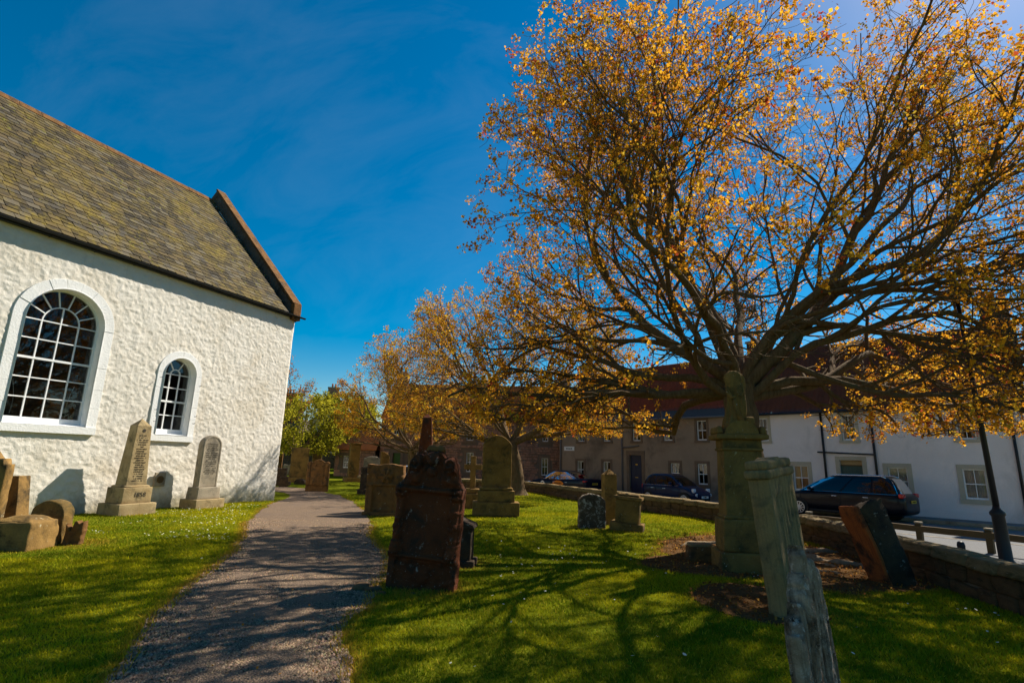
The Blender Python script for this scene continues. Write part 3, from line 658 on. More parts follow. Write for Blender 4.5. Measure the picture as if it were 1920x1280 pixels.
slab(g, .28, .45, .18, M['brown_stone'], top, None, 24, 28, .022, .02, -.04)
block(g, (.04, .02, -.04), (.2, .2, .30), M['brown_stone'], 'fragment', .02, 4, .012)

# ---- stones beyond the church corner
def simple(name, label, x, y, rz, w, h, t, mat, top=None, relief=None, base=None, ry=0, rx=0, nx=26, nz=30, rough=.007, cap=None, sub=.08):
    g = thing(name, label, 'gravestone', G(x, y), rz, 'gravestones', rx, ry); z = -sub
    if base:
        for k, (bw_, bd_, bh_) in enumerate(base):
            block(g, (0, 0, z), (bw_, bd_, bh_+(sub if k == 0 else 0)), mat, 'plinth' if k else 'base', .02, 4, .007, seed=k+x); z += bh_+(sub if k == 0 else 0)
    slab(g, w, h, t, mat, top, relief, nx, nz, rough, .025, z, seed=x)
    if cap: block(g, (0, 0, z+h-.02), cap, mat, 'cap', .02, 4, .006)
    return g
rt = lambda r, h, k=1.: (lambda xx: h-r*k+sqrt(max(0, r*r-xx*xx))*k)
def flat_scroll(w, h):
    return lambda xx: h-.16+.12*cos(min(pi, abs(xx)/(w*.28)*pi/2*1.2))+(.10*sqrt(max(0, 1-((abs(xx)-w*.40)/(w*.10))**2)) if abs(abs(xx)-w*.40) < w*.1 else 0)
def carved_panel(w, h):
    def f(X, Z):
        R = np.zeros_like(X); R += np.where((np.abs(X) < w*.27) & (Z > h*.27) & (Z < h*.82), .035*(1-(X/(w*.27))**2*.6), 0)
        R += np.where(np.abs(np.abs(X)-w*.40) < w*.06, .025, 0)*(Z > h*.25); R += np.where(np.abs(Z-h*.24) < .03, .035, 0); R += .035*np.clip(fbm(np.stack([X*9, 0*X, Z*9], -1).reshape(-1, 3), 3).reshape(X.shape), 0, 1)*(Z > h*.76)
        return R
    return f
simple('carved_headstone', 'ochre carved headstone with scrolled top standing at the far bend of the path', -9.3, 26.9, .12, 1.05, 1.66, .2, M['brown_stone'], flat_scroll(1.05, 1.66), carved_panel(1.05, 1.66), nx=50, nz=60)
simple('tall_slab_headstone', 'tall plain olive slab headstone behind the scrolled ochre one', -12.6, 33.0, .25, .98, 1.72, .26, M['olive_stone'], None, None, [(1.5, .7, .28)])
simple('small_white_headstone', 'small pale headstone at the far left beside the reddish one', -15.9, 39.5, .1, .55, .75, .15, M['obelisk_grey'])
simple('red_slab_headstone', 'reddish slab headstone beneath the green tree', -17.4, 41.0, .3, .85, 1.55, .3, M['brown_stone'])
simple('stump_stone', 'dark low stone hard by the church corner', -11.75, 28.9, .4, .42, .62, .35, M['dark_stone'])
simple('dark_step_stone', 'dark stepped gravestone base beside the church corner', -12.6, 30.6, .2, .50, .72, .4, M['dark_stone'], None, None, [(.95, .7, .2)])
simple('rounded_kerb_stone', 'low rounded boulder-like stone in front of the tall olive slab', -11.9, 31.6, 0, .6, .36, .4, M['dark_stone'], rt(.3, .36, .8))
simple('round_topped_pillar', 'narrow sunlit round-topped headstone in front of the far wall', -14.1, 40.2, .55, .62, 1.75, .34, M['gold_stone'], rt(.31, 1.75), None, [(.85, .6, .3)])
simple('square_pillar', 'square olive pillar headstone with flat cap on the far lawn', -9.9, 35.0, .5, .62, 2.05, .5, M['olive_stone'], None, None, [(1.05, .9, .25)], cap=(.78, .64, .1))
simple('narrow_gold_pillar', 'narrow golden pillar behind the square olive headstone', -12.0, 41.0, .2, .6, 2.05, .4, M['gold_stone'], None, None, [(.8, .6, .2)], cap=(.72, .52, .09))
simple('pale_headstone', 'pale grey headstone with notched head left of the leaning stone', -9.35, 37.5, .1, 1.12, 1.62, .2, M['obelisk_grey'], lambda xx: 1.62-.05*(abs(xx) > .4)-.25*max(0, abs(xx)-.2), None, None)
simple('leaning_tall_stone', 'tall narrow stone leaning left beside the pale notched headstone', -8.15, 36.2, .5, .52, 2.35, .42, M['olive_stone'], lambda xx: 2.35-.5*(xx+.26)**2*2, None, None, ry=-.03)
simple('dark_small_pedestal', 'small dark pedestal on the lawn left of the carved rosette headstone', -6.75, 25.9, .15, .36, 1.0, .4, M['dark_stone'], None, None, [(.55, .55, .25)])
simple('dark_edge_stone', 'low dark stone just behind the rosette headstone', -4.75, 19.6, .15, .4, .6, .3, M['dark_stone'])
# rosette headstone
def rosette(X, Z):
    r = np.hypot(X-.05, Z-1.05); R = np.where(r < .21, .05*np.sqrt(np.clip(1-(r/.21)**2, 0, 1))+.02*np.cos(6*np.arctan2(Z-1.05, X-.05))*(r > .06), 0)
    R += np.where(np.abs(np.abs(X)-.40) < .055, .03, 0)*(Z < .8); R += np.where(np.abs(Z-.80) < .035, .035, 0); R += np.where((np.abs(X) < .33) & (Z > .12) & (Z < .74), -.02, 0)
    R += .03*np.clip(fbm(np.stack([X*8, 0*X, Z*8], -1).reshape(-1, 3), 3).reshape(X.shape), 0, 1)*(Z > .84); return R*1.7
simple('rosette_headstone', 'squat flat-topped headstone with carved rosette at the right edge of the path', -3.75, 16.9, -.05, 1.12, 1.42, .3, M['brown_stone'], lambda xx: 1.40-.03*abs(xx)+.02*sin(xx*9), rosette, [(1.22, .42, .1)], nx=70, nz=80, rough=.012)
# dark obelisk behind the front headstone
g = thing('dark_obelisk', 'tall dark red obelisk rising behind the big carved headstone', 'gravestone', G(-2.85, 18.6), .1, 'gravestones')
block(g, (0, 0, -.1), (1.15, 1.15, .5), M['red_stone'], 'base'); block(g, (0, 0, .4), (.85, .85, .6), M['red_stone'], 'plinth'); frustum(g, .58, .58, .30, .30, 1.0, 3.08, M['red_stone'], .14)
# box tomb behind the front headstone
g = thing('dark_pedestal_tomb', 'small black pedestal with pitched cap tucked behind the big carved headstone', 'gravestone', G(-.82, 9.5), -.08, 'gravestones')
block(g, (0, 0, -.06), (.62, .5, .16), M['dark_stone'], 'base'); block(g, (0, 0, .1), (.48, .4, .52), M['dark_stone'], 'body', .012)
b = MB(); b.prism([(-.3, .61), (.3, .61), (.27, .655), (0, .76), (-.27, .655)], -.25, .25); b.build('cap', M['dark_stone'], g)
# cross
g = thing('stone_cross', 'plain stone cross on a block base left of the tall headstone', 'gravestone', G(-1.32, 20.4), .05, 'gravestones')
block(g, (0, 0, -.1), (.74, .6, .62), M['gold_stone'], 'base'); block(g, (0, 0, .52), (.50, .42, .16), M['gold_stone'], 'plinth')
b = MB(); b.rblock((0, 0, .67), (.20, .16, 1.18), .02, (3, 3, 8), .005); b.build('upright', M['gold_stone'], g)
b = MB(); b.rblock((0, 0, 1.36), (.66, .15, .19), .02, (6, 3, 3), .005); b.build('arm', M['gold_stone'], g)
# tall rounded headstone on two plinths
g = thing('tall_plinth_headstone', 'tall olive headstone with curved top on two broad plinths mid lawn', 'gravestone', G(-.38, 17.55), .06, 'gravestones')
block(g, (0, 0, -.06), (1.3, .7, .10), M['dark_stone'], 'rubble_footing', .03, 6, .03); block(g, (0, 0, .04), (1.46, .72, .40), M['olive_stone'], 'base', .02, 5, .005); block(g, (0, 0, .44), (1.16, .52, .34), M['olive_stone'], 'plinth', .015, 5, .004); block(g, (0, 0, .78), (1.04, .42, .10), M['olive_stone'], 'moulding', .04, 5, .004)
slab(g, .93, 1.64, .24, M['olive_stone'], lambda xx: 1.64-.30*(abs(xx)/.465)**2.2, lambda X, Z: np.where((np.abs(X) < .39) & (Z > .1) & (Z < 1.22), -.012, 0), 44, 60, .004, .02, .86)
# ---- the big carved headstone on the right of the path
FW, FHT = .98, 1.98
_t = np.linspace(0, .5, 200); _fx = _t; _fz = np.interp(_t, [0, .08, .13, .17, .21, .26, .31, .345, .38, .42, .455, .475, .5], [1.92, 1.91, 1.86, 1.80, 1.82, 1.835, 1.80, 1.70, 1.58, 1.48, 1.43, 1.41, 1.40]); _fz = np.convolve(np.pad(_fz, 8, 'edge'), np.ones(17)/17, 'valid')
def ftop(xx):
    a = abs(xx)
    return float(np.interp(a, _fx, _fz))
def frelief(X, Z):
    A = np.abs(X); R = np.zeros_like(X)
    R += np.where(np.abs(A-.40) < .06, .035*np.sqrt(np.clip(1-((A-.40)/.06)**2, 0, 1))+.012, 0)*((Z > .50) & (Z < 1.30))                 # pilasters
    R += np.where((A > .31) & (A < .475), .04, 0)*((Z > .50) & (Z < .60)); R += np.where((A > .33), .028, 0)*((Z > .60) & (Z < .66))          # bases
    R += np.where(np.abs(Z-.475) < .035, .05*np.sqrt(np.clip(1-((Z-.475)/.035)**2, 0, 1)), 0); R += np.where(np.abs(Z-1.345) < .04, .055*np.sqrt(np.clip(1-((Z-1.345)/.04)**2, 0, 1)), 0)
    R += np.where((A > .32) & (A < .48) & (Z > 1.24) & (Z < 1.31), .03, 0)
    for cx_, cz_, r_, hgt in ((-.26, 1.70, .115, .05), (.26, 1.70, .115, .05), (0, 1.78, .10, .085), (0, 1.60, .075, .05), (-.22, 1.50, .085, .03), (.22, 1.50, .085, .03), (0, .25, .12, .035)):
        r = np.hypot(X-cx_, (Z-cz_)); R = np.maximum(R, np.where(r < r_, hgt*np.sqrt(np.clip(1-(r/r_)**2, 0, 1)), 0)); 
    for cx_ in (-.26, .26): r = np.hypot(X-cx_, Z-1.70); th = np.arctan2(Z-1.70, X-cx_); R += np.where(r < .13, .012*np.sin(r*85+th*np.sign(cx_)), 0)
    R += np.where((np.abs(X) < .40) & (Z > .08) & (Z < .40), -.02, 0)
    R += .03*np.clip(fbm(np.stack([X*11, 0*X, Z*11], -1).reshape(-1, 3), 4).reshape(X.shape)-.1, 0, 1)*((Z > 1.40) | (Z < .42) | (np.abs(X) > .3))
    return R*1.5
g = thing('carved_red_headstone', 'large dark red carved headstone with scrolled head beside the path', 'gravestone', G(-1.14, 7.75), -.22, 'gravestones', rx=-.03, ry=.055)
fb = slab(g, FW, FHT, .17, M['red_stone'], ftop, frelief, 104, 150, .0045, .015, -.06, seed=4, fr=7, side=lambda z: 1.0-.035*(z > .42)*min(1, (z-.42)/.05) if z > .42 else 1.0)
block(g, (0, -.01, 1.80), (.27, .19, .10), M['brown_stone'], 'crest', .04, 6, .015, (.8, .8))
for k, (sx_, sy_, s_) in enumerate(((-.30, -.34, .10), (-.44, -.20, .16), (-.62, -.1, .20), (.1, -.3, .07))):
    st = MB(); st.rblock((0, 0, -.02), (s_*1.3, s_, s_*.5), s_*.2, 4, .012, 6, seed=k); o = st.build('loose_stone', M['wallstone'] if k else M['brown_stone'], None, True); px, py = -1.30+sx_, 7.75+sy_
    o.location = G(px, py); o.rotation_euler = (0, 0, k*.8); tag(o, ['flat stone lying at the left foot of the carved red headstone', 'pinkish stone lying on the path edge by the carved red headstone', 'outermost pinkish stone lying on the path near the carved red headstone', 'small pebble-like stone in front of the carved red headstone'][k], 'stone', 'loose stones by the path')

# ---- middle trio
simple('mottled_round_headstone', 'mottled grey and black round-topped headstone, left of the trio near the street wall', 2.28, 15.1, .05, .72, .98, .25, M['mottled'], rt(.38, .98, .85), None, None, rough=.014, nx=36, nz=40)
g = thing('gold_pillar', 'narrow olive pillar with pyramid tip between the round headstone and the tilted box', 'gravestone', G(2.98, 16.3), .18, 'gravestones')
frustum(g, .40, .34, .37, .31, -.1, 1.40, M['gold_stone'], .16, 'shaft')
g = thing('tilted_box_tomb', 'tilted stone box with flat coping slab near the street wall', 'gravestone', G(3.18, 14.85), -.35, 'gravestones', rx=.0, ry=.07)
block(g, (0, 0, -.1), (.86, .56, .30), M['olive_stone'], 'base', .02); block(g, (0, 0, .20), (.62, .42, .58), M['olive_stone'], 'body', .015); block(g, (0, 0, .78), (.74, .54, .09), M['gold_stone'], 'coping', .02); block(g, (0, 0, .865), (.56, .38, .06), M['gold_stone'], 'top_slab', .02)

# ---- statue monument
g = thing('statue_monument', 'olive stone pedestal with arched cornice carrying a draped headless figure', 'monument', G(4.06, 9.62), -.14, 'monuments')
g.scale = (.90, .95, 1.0)
mo = M['olive_stone']
block(g, (0, 0, -.1), (1.06, .86, .42), mo, 'base', .02, 6, .008); block(g, (0, 0, .32), (.92, .72, .52), mo, 'plinth', .03, 6, .008, (.97, .97)); block(g, (0, 0, .835), (.80, .62, .06), mo, 'moulding', .025, 5, .004)
frustum(g, .74, .56, .70, .53, .88, 1.98, mo, 0, 'die'); block(g, (0, 0, 1.97), (.76, .60, .05), mo, 'necking', .02); block(g, (0, 0, 2.015), (.72, .56, .15), mo, 'frieze', .015); block(g, (0, 0, 2.16), (.96, .74, .10), mo, 'cornice', .035, 6, .006)
b = MB(); aa = np.linspace(0, pi, 15); b.prism([(-.30*1.0, 2.255)]+[(-.0+.31*cos(t), 2.255+.24*sin(t)) for t in aa[::-1]][0:0]+[(.31*cos(t), 2.255+.24*sin(t)) for t in aa], -.33, .33); b.build('arched_pediment', mo, g)
for sx_ in (-.40, .40): block(g, (sx_, 0, 2.25), (.15, .62, .14), mo, 'acroterion', .05, 4, .01, (.6, .9))
fig = MB(); nz_, na = 46, 56; V = []
prof = [(0, .20, .17), (.06, .185, .16), (.15, .16, .14), (.35, .15, .13), (.55, .155, .125), (.70, .165, .125), (.84, .165, .115), (.91, .14, .10), (.95, .095, .075), (.975, .06, .05)]
for j in range(nz_):
    t = j/(nz_-1)*.975; rx_ = np.interp(t, [p[0] for p in prof], [p[1] for p in prof]); ry_ = np.interp(t, [p[0] for p in prof], [p[2] for p in prof])
    for k in range(na):
        an = 2*pi*k/na; fold = .020*sin(an*11+2.6*sin(t*4))*(1-t*.65)+.014*sin(an*5-t*6)+.016*sin(an*2+t*9); f_ = 1+fold/.19
        V.append((rx_*1.12*cos(an)*f_+.05*sin(t*3.0)+(-.03), ry_*1.1*sin(an)*f_-.02*t, 2.43+t*1.0))
fig.add(V, [(j*na+k, j*na+(k+1) % na, (j+1)*na+(k+1) % na, (j+1)*na+k) for j in range(nz_-1) for k in range(na)]+[tuple(range((nz_-1)*na, nz_*na))])
fo = fig.build('draped_figure', mo, g, True)
b = MB(); b.tube([(.10, -.05, 3.20), (.13, -.10, 3.02), (.07, -.15, 2.93), (-.02, -.155, 2.98)], [.045, .042, .036, .03], 10); b.build('folded_arm', mo, fo, True)
b = MB(); b.tube([(-.13, -.04, 3.18), (-.15, -.09, 3.0), (-.10, -.145, 2.90), (-.03, -.155, 2.93)], [.045, .042, .036, .028], 10); b.build('folded_arm', mo, fo, True)
b = MB(); b.tube([(-.05, -.13, 2.92), (-.03, -.15, 2.72), (.03, -.17, 2.48)], [.04, .04, .05], 10); b.build('hanging_drapery', mo, fo, True)
b = MB(); b.rblock((0, 0, 2.37), (.5, .42, .10), .05, 5, .012); b.build('figure_base', mo, g, True)
b = MB(); b.rblock((.22, -.10, 2.40), (.16, .2, .16), .05, 4, .02); b.build('rock', mo, g, True)
g = thing('low_foot_block', 'low stone block at the left foot of the statue monument', 'gravestone', G(3.55, 10.35), -.1, 'gravestones')
block(g, (0, 0, -.08), (.50, .42, .36), M['brown_stone'], 'body', .04, 5, .012, (.92, .92)); block(g, (0, 0, .265), (.42, .34, .05), M['cope'], 'cap', .02, 4, .01)

# ---- edge-on fluted slab, leaning
g = thing('edge_on_headstone', 'tall thick grey headstone seen edge-on, leaning left before the statue monument', 'gravestone', G(3.52, 7.05), 0, 'gravestones')
g.rotation_euler = (0, radians(-6.5), radians(60)); 
g.rotation_euler = Matrix.Rotation(radians(-5.5), 3, 'Y').to_euler(); g.rotation_euler = (Matrix.Rotation(radians(-5.5), 3, 'Y') @ Matrix.Rotation(radians(47), 3, 'Z')).to_euler()
def flu(X, Z): return np.where(np.abs(X) < .36, -.012+.010*np.sin(X*52), 0)*(Z > .25)*(Z < 1.5)
slab(g, .96, 1.98, .25, M['fluted'], lambda xx: 1.95-.20*(abs(xx)/.46)**2, flu, 80, 60, .006, .02, -.12)
block(g, (0, 0, 1.58), (1.03, .315, .12), M['fluted'], 'shoulder_moulding', .04, 5, .006); block(g, (0, 0, 1.69), (.98, .28, .12), M['fluted'], 'head_moulding', .04, 5, .006); block(g, (0, 0, -.1), (1.06, .42, .16), M['fluted'], 'base', .02, 4, .01)
# ---- leaning broken red stone
g = thing('leaning_red_stone', 'broken red stone slab leaning hard to the left by the boundary wall', 'gravestone', G(6.02, 8.82), 0, 'gravestones')
g.rotation_euler = (Matrix.Rotation(radians(-19), 3, 'Y') @ Matrix.Rotation(radians(-78), 3, 'Z')).to_euler()
slab(g, .44, 1.56, .44, M['dark_stone'], lambda xx: 1.48+.05*sin(xx*9)+.03*sin(xx*31), lambda X, Z: .04*fbm(np.stack([X*3, 0*X, Z*3], -1).reshape(-1, 3), 4).reshape(X.shape), 34, 60, .022, .05, -.25, 'body', 3)
bb = MB(); bb.rblock((-.0, -.235, -.2), (.40, .07, 1.50), .03, (6, 3, 14), .022, 5, seed=5); bb.build('broken_face', M['red_raw'], g, True)
# ---- foreground weathered stone
g = thing('weathered_upright', 'splintered grey weathered upright slab in the right foreground', 'gravestone', G(2.12, 3.98), 0, 'gravestones')
g.rotation_euler = (Matrix.Rotation(radians(-4), 3, 'Y') @ Matrix.Rotation(radians(44), 3, 'Z')).to_euler()
for k, (cx_, wd, hh, th, cy_) in enumerate(((-.25, .12, .80, .095, -.01), (-.15, .11, .90, .11, .015), (-.05, .12, 1.06, .12, .0), (.06, .13, 1.22, .11, .01), (.18, .13, 1.12, .095, -.012), (.29, .12, .93, .08, .0))):
    tp = (lambda hh, k: (lambda xx: hh+.85*xx*(1 if k < 3 else -1)+.035*sin(xx*70+k)))(hh, k)
    o = slab(g, wd, hh, th, M['weathered'], tp, None, 22, 70, .016, .02, -.12, 'splinter', k*3.3, fr=9, an=(3.2, .45)); o.location = (cx_, cy_, 0); o.rotation_euler = (0, random.uniform(-.012, .012), random.uniform(-.1, .1))
# ------------------------------------------------------------------ boundary wall
bw = thing('boundary_wall', 'low mossy stone boundary wall curving between churchyard and street', 'wall', (0, 0, 0))
seg = np.linalg.norm(np.diff(WALL, axis=0), axis=1); cum = np.concatenate([[0], np.cumsum(seg)]); WLEN = cum[-1]
def wall_at(s):
    x = np.interp(s, cum, WALL[:, 0]); y = np.interp(s, cum, WALL[:, 1]); e = .05
    dx = np.interp(s+e, cum, WALL[:, 0])-np.interp(s-e, cum, WALL[:, 0]); dy = np.interp(s+e, cum, WALL[:, 1])-np.interp(s-e, cum, WALL[:, 1]); l = hypot(dx, dy); return float(x), float(y), atan2(dy, dx)
core = MB(); V = []
for s in np.linspace(0, WLEN, 120):
    x, y, a = wall_at(s); nx_, ny_ = sin(a), -cos(a)
    for o_, z in ((.05, -.4), (.05, .40), (.30, .40), (.30, -.4)): V.append((x+nx_*o_, y+ny_*o_, z))
core.add(V, [(4*i+k, 4*i+4+k, 4*i+4+(k+1) % 4, 4*i+(k+1) % 4) for i in range(119) for k in range(3)]); core.build('wall_core', M['mortar'], bw)
ws_proto = []
for k in range(7):
    b = MB(); b.rblock((0, 0, -.5), (1, 1, 1), .12, 3, .035, 2.2, seed=k*2.3); o = b.build('stone', M['wallstone'], None, True); ws_proto.append(o.data); bpy.data.objects.remove(o)
cp_proto = []
for k in range(7):
    b = MB(); b.rblock((0, 0, -.5), (1, 1, 1), .12, 5, .035, 1.7, (1, .74), seed=k*5.1+1); o = b.build('coping_stone', M['cope'], None, True); cp_proto.append(o.data); bpy.data.objects.remove(o)
nst = 0; s = 1.5
while s < WLEN:
    x, y, a = wall_at(s); ln = random.uniform(.55, 1.05) if s < 26 else random.uniform(.6, .95)
    o = bpy.data.objects.new('coping_stone', random.choice(cp_proto)); COL.objects.link(o); o.parent = bw; x, y, a = wall_at(s+ln/2); nx_, ny_ = sin(a), -cos(a)
    o.location = (x+nx_*.175, y+ny_*.175, .485+random.uniform(-.012, .012)); o.rotation_euler = (random.gauss(0, .03), random.gauss(0, .015), a+random.gauss(0, .02)); o.scale = (ln*.985, .47, .17); s += ln
for r, (za, zb) in enumerate(((-.06, .18), (.18, .41))):
    s = 2.2+r*.13
    while s < WLEN-.5 and nst < 288:
        ln = random.uniform(.3, .75) if s < 24 else random.uniform(.5, .85); x, y, a = wall_at(s+ln/2); nx_, ny_ = sin(a), -cos(a)
        o = bpy.data.objects.new('stone', random.choice(ws_proto)); COL.objects.link(o); o.parent = bw; nst += 1
        o.location = (x+nx_*.13, y+ny_*.13, (za+zb)/2+random.uniform(-.01, .01)); o.rotation_euler = (random.gauss(0, .03), random.gauss(0, .05), a); o.scale = (ln*.97, .24+random.uniform(0, .05), (zb-za)*.98); s += ln
# far boundary wall and churchyard end
def rubble_face(parent, x0, x1, z0, z1, y, skip, mat, name='rubble_stones', hmin=.14, hmax=.26, wmin=.2, wmax=.55, seed=1, d=.05):
    """coursed rubble as real joined stones standing proud of the mortar"""
    rnd = random.Random(seed); V = []; F = []; n = 0; z = z0
    while z < z1:
        h = rnd.uniform(hmin, hmax); x = x0
        while x < x1:
            w = rnd.uniform(wmin, wmax); xa, xb = x+.012, min(x+w, x1)-.012; za, zb = z+.01+rnd.uniform(-.02, .02), min(z+h, z1)-.01+rnd.uniform(-.02, .02); x += w
            if xb-xa < .06 or any(xb > a_ and xa < b_ and zb > c_ and za < d_ for a_, b_, c_, d_ in skip): continue
            k = d*rnd.uniform(.4, 1.2); e = .03; q = lambda v: v+rnd.uniform(-.02, .02)
            V += [(xa, y, za), (xb, y, za), (xb, y, zb), (xa, y, zb), (q(xa+e), y-k, q(za+e)), (q(xb-e), y-k, q(za+e)), (q(xb-e), y-k*rnd.uniform(.7, 1), q(zb-e)), (q(xa+e), y-k, q(zb-e))]
            F += [(n+4, n+5, n+6, n+7), (n, n+1, n+5, n+4), (n+1, n+2, n+6, n+5), (n+2, n+3, n+7, n+6), (n+3, n, n+4, n+7)]; n += 8
        z += h
    b = MB(); b.add(V, F); o = b.build(name, mat, parent); tag(o, kind='stuff'); return o
fwl = thing('far_stone_wall', 'dark rubble wall with pale coping closing the far end of the churchyard', 'wall', (-20, 50, .45), -.02)
b = MB(); b.box(-14, 9.5, 0, .45, -.4, 1.45); b.build('wall_core', M['mortar'], fwl); rubble_face(fwl, -3, 9.4, -.2, 1.45, 0, [], M['wallstone'], seed=4)
for k in range(24): block(fwl, (-2.6+.5*k, .2, 1.45), (.48, .6, .16+.03*(k % 3)), M['obelisk_grey'], 'coping_stone', .04, 2, .02, seed=k)

# ------------------------------------------------------------------ houses
def wall_openings(parent, x0, x1, z0, z1, ops, mat, reveal=.14, name='wall'):
    xs = sorted({x0, x1, *[o[0] for o in ops], *[o[1] for o in ops]}); zs = sorted({z0, z1, *[o[2] for o in ops], *[o[3] for o in ops]}); b = MB()
    for i in range(len(xs)-1):
        for j in range(len(zs)-1):
            cx, cz = (xs[i]+xs[i+1])/2, (zs[j]+zs[j+1])/2
            if any(a < cx < c and e < cz < d for a, c, e, d in ops): continue
            b.add([(xs[i], 0, zs[j]), (xs[i+1], 0, zs[j]), (xs[i+1], 0, zs[j+1]), (xs[i], 0, zs[j+1])], [(0, 1, 2, 3)])
    for a, c, e, d in ops:
        b.add([(a, 0, e), (c, 0, e), (c, 0, d), (a, 0, d), (a, reveal, e), (c, reveal, e), (c, reveal, d), (a, reveal, d)], [(0, 1, 5, 4), (1, 2, 6, 5), (2, 3, 7, 6), (3, 0, 4, 7)])
    return b.build(name, mat, parent)
M['curtain'] = plain('net_curtain', (.62, .61, .60), .9, vary=.1)
M['blind'] = plain('tan_blind', (.42, .30, .15), .9)
M['margin'] = stone_mat('cream_margin_stone', (.52, .47, .36), (.46, .41, .31), None, .6, None, 2.5, .3, .01)
M['margin_brown'] = stone_mat('brown_margin_stone', (.22, .15, .10), (.17, .12, .08), None, .6, None, 2.5, .4, .01)
M['hglass'] = glass_mat('house_glass', (.75, .78, .8), .8)
def sash(parent, x0, x1, z0, z1, margin=None, mm=None, curtain=None, cols=2, rows=2, fy=.07, mw=.15):
    wob = None; b = MB()
    f = .05; V = []
    for a, c, e, d in ((x0, x1, z0, z0+.07), (x0, x1, z1-f, z1), (x0, x0+f, z0, z1), (x1-f, x1, z0, z1)): b.box(a+.001, c-.001, fy+(.002 if c-a < .1 else 0), fy+.06, e, d)
    zm = (z0+z1)/2; b.box(x0, x1, fy-.012, fy+.05, zm-.022, zm+.022)
    wob = b.build('window', M['white_paint'], parent)
    for k in range(1, cols):
        xx = x0+(x1-x0)*k/cols; bb = MB(); bb.box(xx-.013, xx+.013, fy+.005, fy+.045, z0+.05, z1-.03); bb.build('glazing_bar', M['white_paint'], wob)
    for k in range(cols):
        for r in range(2):
            xa, xb = x0+(x1-x0)*k/cols, x0+(x1-x0)*(k+1)/cols; za, zb = (z0, zm) if r == 0 else (zm, z1)
            bb = MB(); ti = random.uniform(-.004, .004); bb.add([(xa, fy+.03, za), (xb, fy+.03+ti, za), (xb, fy+.03+ti, zb), (xa, fy+.03, zb)], [(0, 1, 2, 3)]); bb.build('pane', M['hglass'], wob)
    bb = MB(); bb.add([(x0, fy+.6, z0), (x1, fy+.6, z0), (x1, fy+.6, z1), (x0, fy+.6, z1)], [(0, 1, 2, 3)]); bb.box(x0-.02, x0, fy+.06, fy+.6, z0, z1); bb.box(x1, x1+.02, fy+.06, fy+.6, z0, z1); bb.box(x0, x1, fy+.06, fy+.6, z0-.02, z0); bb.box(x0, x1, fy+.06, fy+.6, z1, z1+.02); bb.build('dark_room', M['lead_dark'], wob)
    if curtain:
        bb = MB(); n = 28; V = []
        for k in range(n+1):
            t = k/n; yy = fy+.12+.02*sin(k*1.9); V += [(x0+(x1-x0)*t, yy, z0), (x0+(x1-x0)*t, yy, z1)]
        F = [(2*k, 2*k+2, 2*k+3, 2*k+1) for k in range(n) if curtain[1] == 'full' or k < n*.3 or k > n*.7]
        bb.add(V, F); bb.build('curtain', curtain[0], wob, True)
    if mm:
        m = mw
        for a, c, e, d, nm in ((x0-m, x0, z0, z1, 'jamb'), (x1, x1+m, z0, z1, 'jamb'), (x0-m, x1+m, z1, z1+m, 'lintel'), (x0-m-.02, x1+m+.02, z0-m, z0, 'sill')):
            bb = MB(); bb.box(a, c, -.03 if nm != 'sill' else -.06, .05, e+.001, d-.001); bb.build(nm, mm, wob)
    return wob
def pantile_roof(parent, x0, x1, y0, z0, y1, z1, mat, tw=.24, th=.32, name='roof', amp=.03):
    SLp = hypot(y1-y0, z1-z0); a = atan2(z1-z0, y1-y0); nr = int(SLp/th); xs = np.arange(x0, x1+.001, tw/4); prof = amp*np.sin((xs-x0)/tw*2*pi); V = []; F = []; m = len(xs)
    for r in range(nr+1):
        for e in (0, 1):
            s = min(SLp, (r+e)*th); lift = .035*(1-e)
            for x, p in zip(xs, prof): h = p+lift; V.append((x, y0+s*cos(a)-h*sin(a), z0+s*sin(a)+h*cos(a)))
    V = np.array(V); V[:, 2] += .02*vnoise(V*.5)
    for r in range(2*nr+1):
        for i in range(m-1): q = r*m+i; F.append((q, q+1, q+1+m, q+m))
    o = fast_mesh(name, V, np.array(F), mat, parent); return o
def pipe(parent, pts, r=.045, name='drainpipe', mat=None):
    b = MB(); b.tube(pts, r, 10); return b.build(name, mat or M['black_iron'], parent, True)
def chimney(parent, x, y, z0, z1, w=.9, d=.6, pots=2, mat=None):
    b = MB(); b.box(x-w/2, x+w/2, y-d/2, y+d/2, z0, z1); o = b.build('chimney', mat or M['rubble'], parent)
    b = MB(); b.box(x-w/2-.06, x+w/2+.06, y-d/2-.06, y+d/2+.06, z1-.14, z1-.02); b.build('chimney_cope', M['obelisk_grey'], o)
    for k in range(pots):
        b = MB(); b.lathe([(.12, 0), (.10, .1), (.095, .38), (.12, .42), (.11, .46)], 12, (x+(k-(pots-1)/2)*.36, y, z1-.02)); b.build('chimney_pot', M['tile_orange'], o, True)
K = .851
def zk(z): return EYE+(z-EYE)*K
def house_shell(h, x0, x1, zb, ze, yr, zr, depth, mat, gl=True, gr=True):
    b = MB()
    for xx in (x0, x1): b.add([(xx, 0, zb), (xx, depth, zb), (xx, depth, ze), (xx, yr, zr), (xx, 0, ze)], [(0, 1, 2, 3, 4)])
    b.add([(x0, depth, zb), (x1, depth, zb), (x1, depth, ze), (x0, depth, ze)], [(3, 2, 1, 0)]); b.build('end_wall', mat, h)
ZB = -.13; ZE = zk(4.88); YR = 2.6; ZR = zk(9.1)
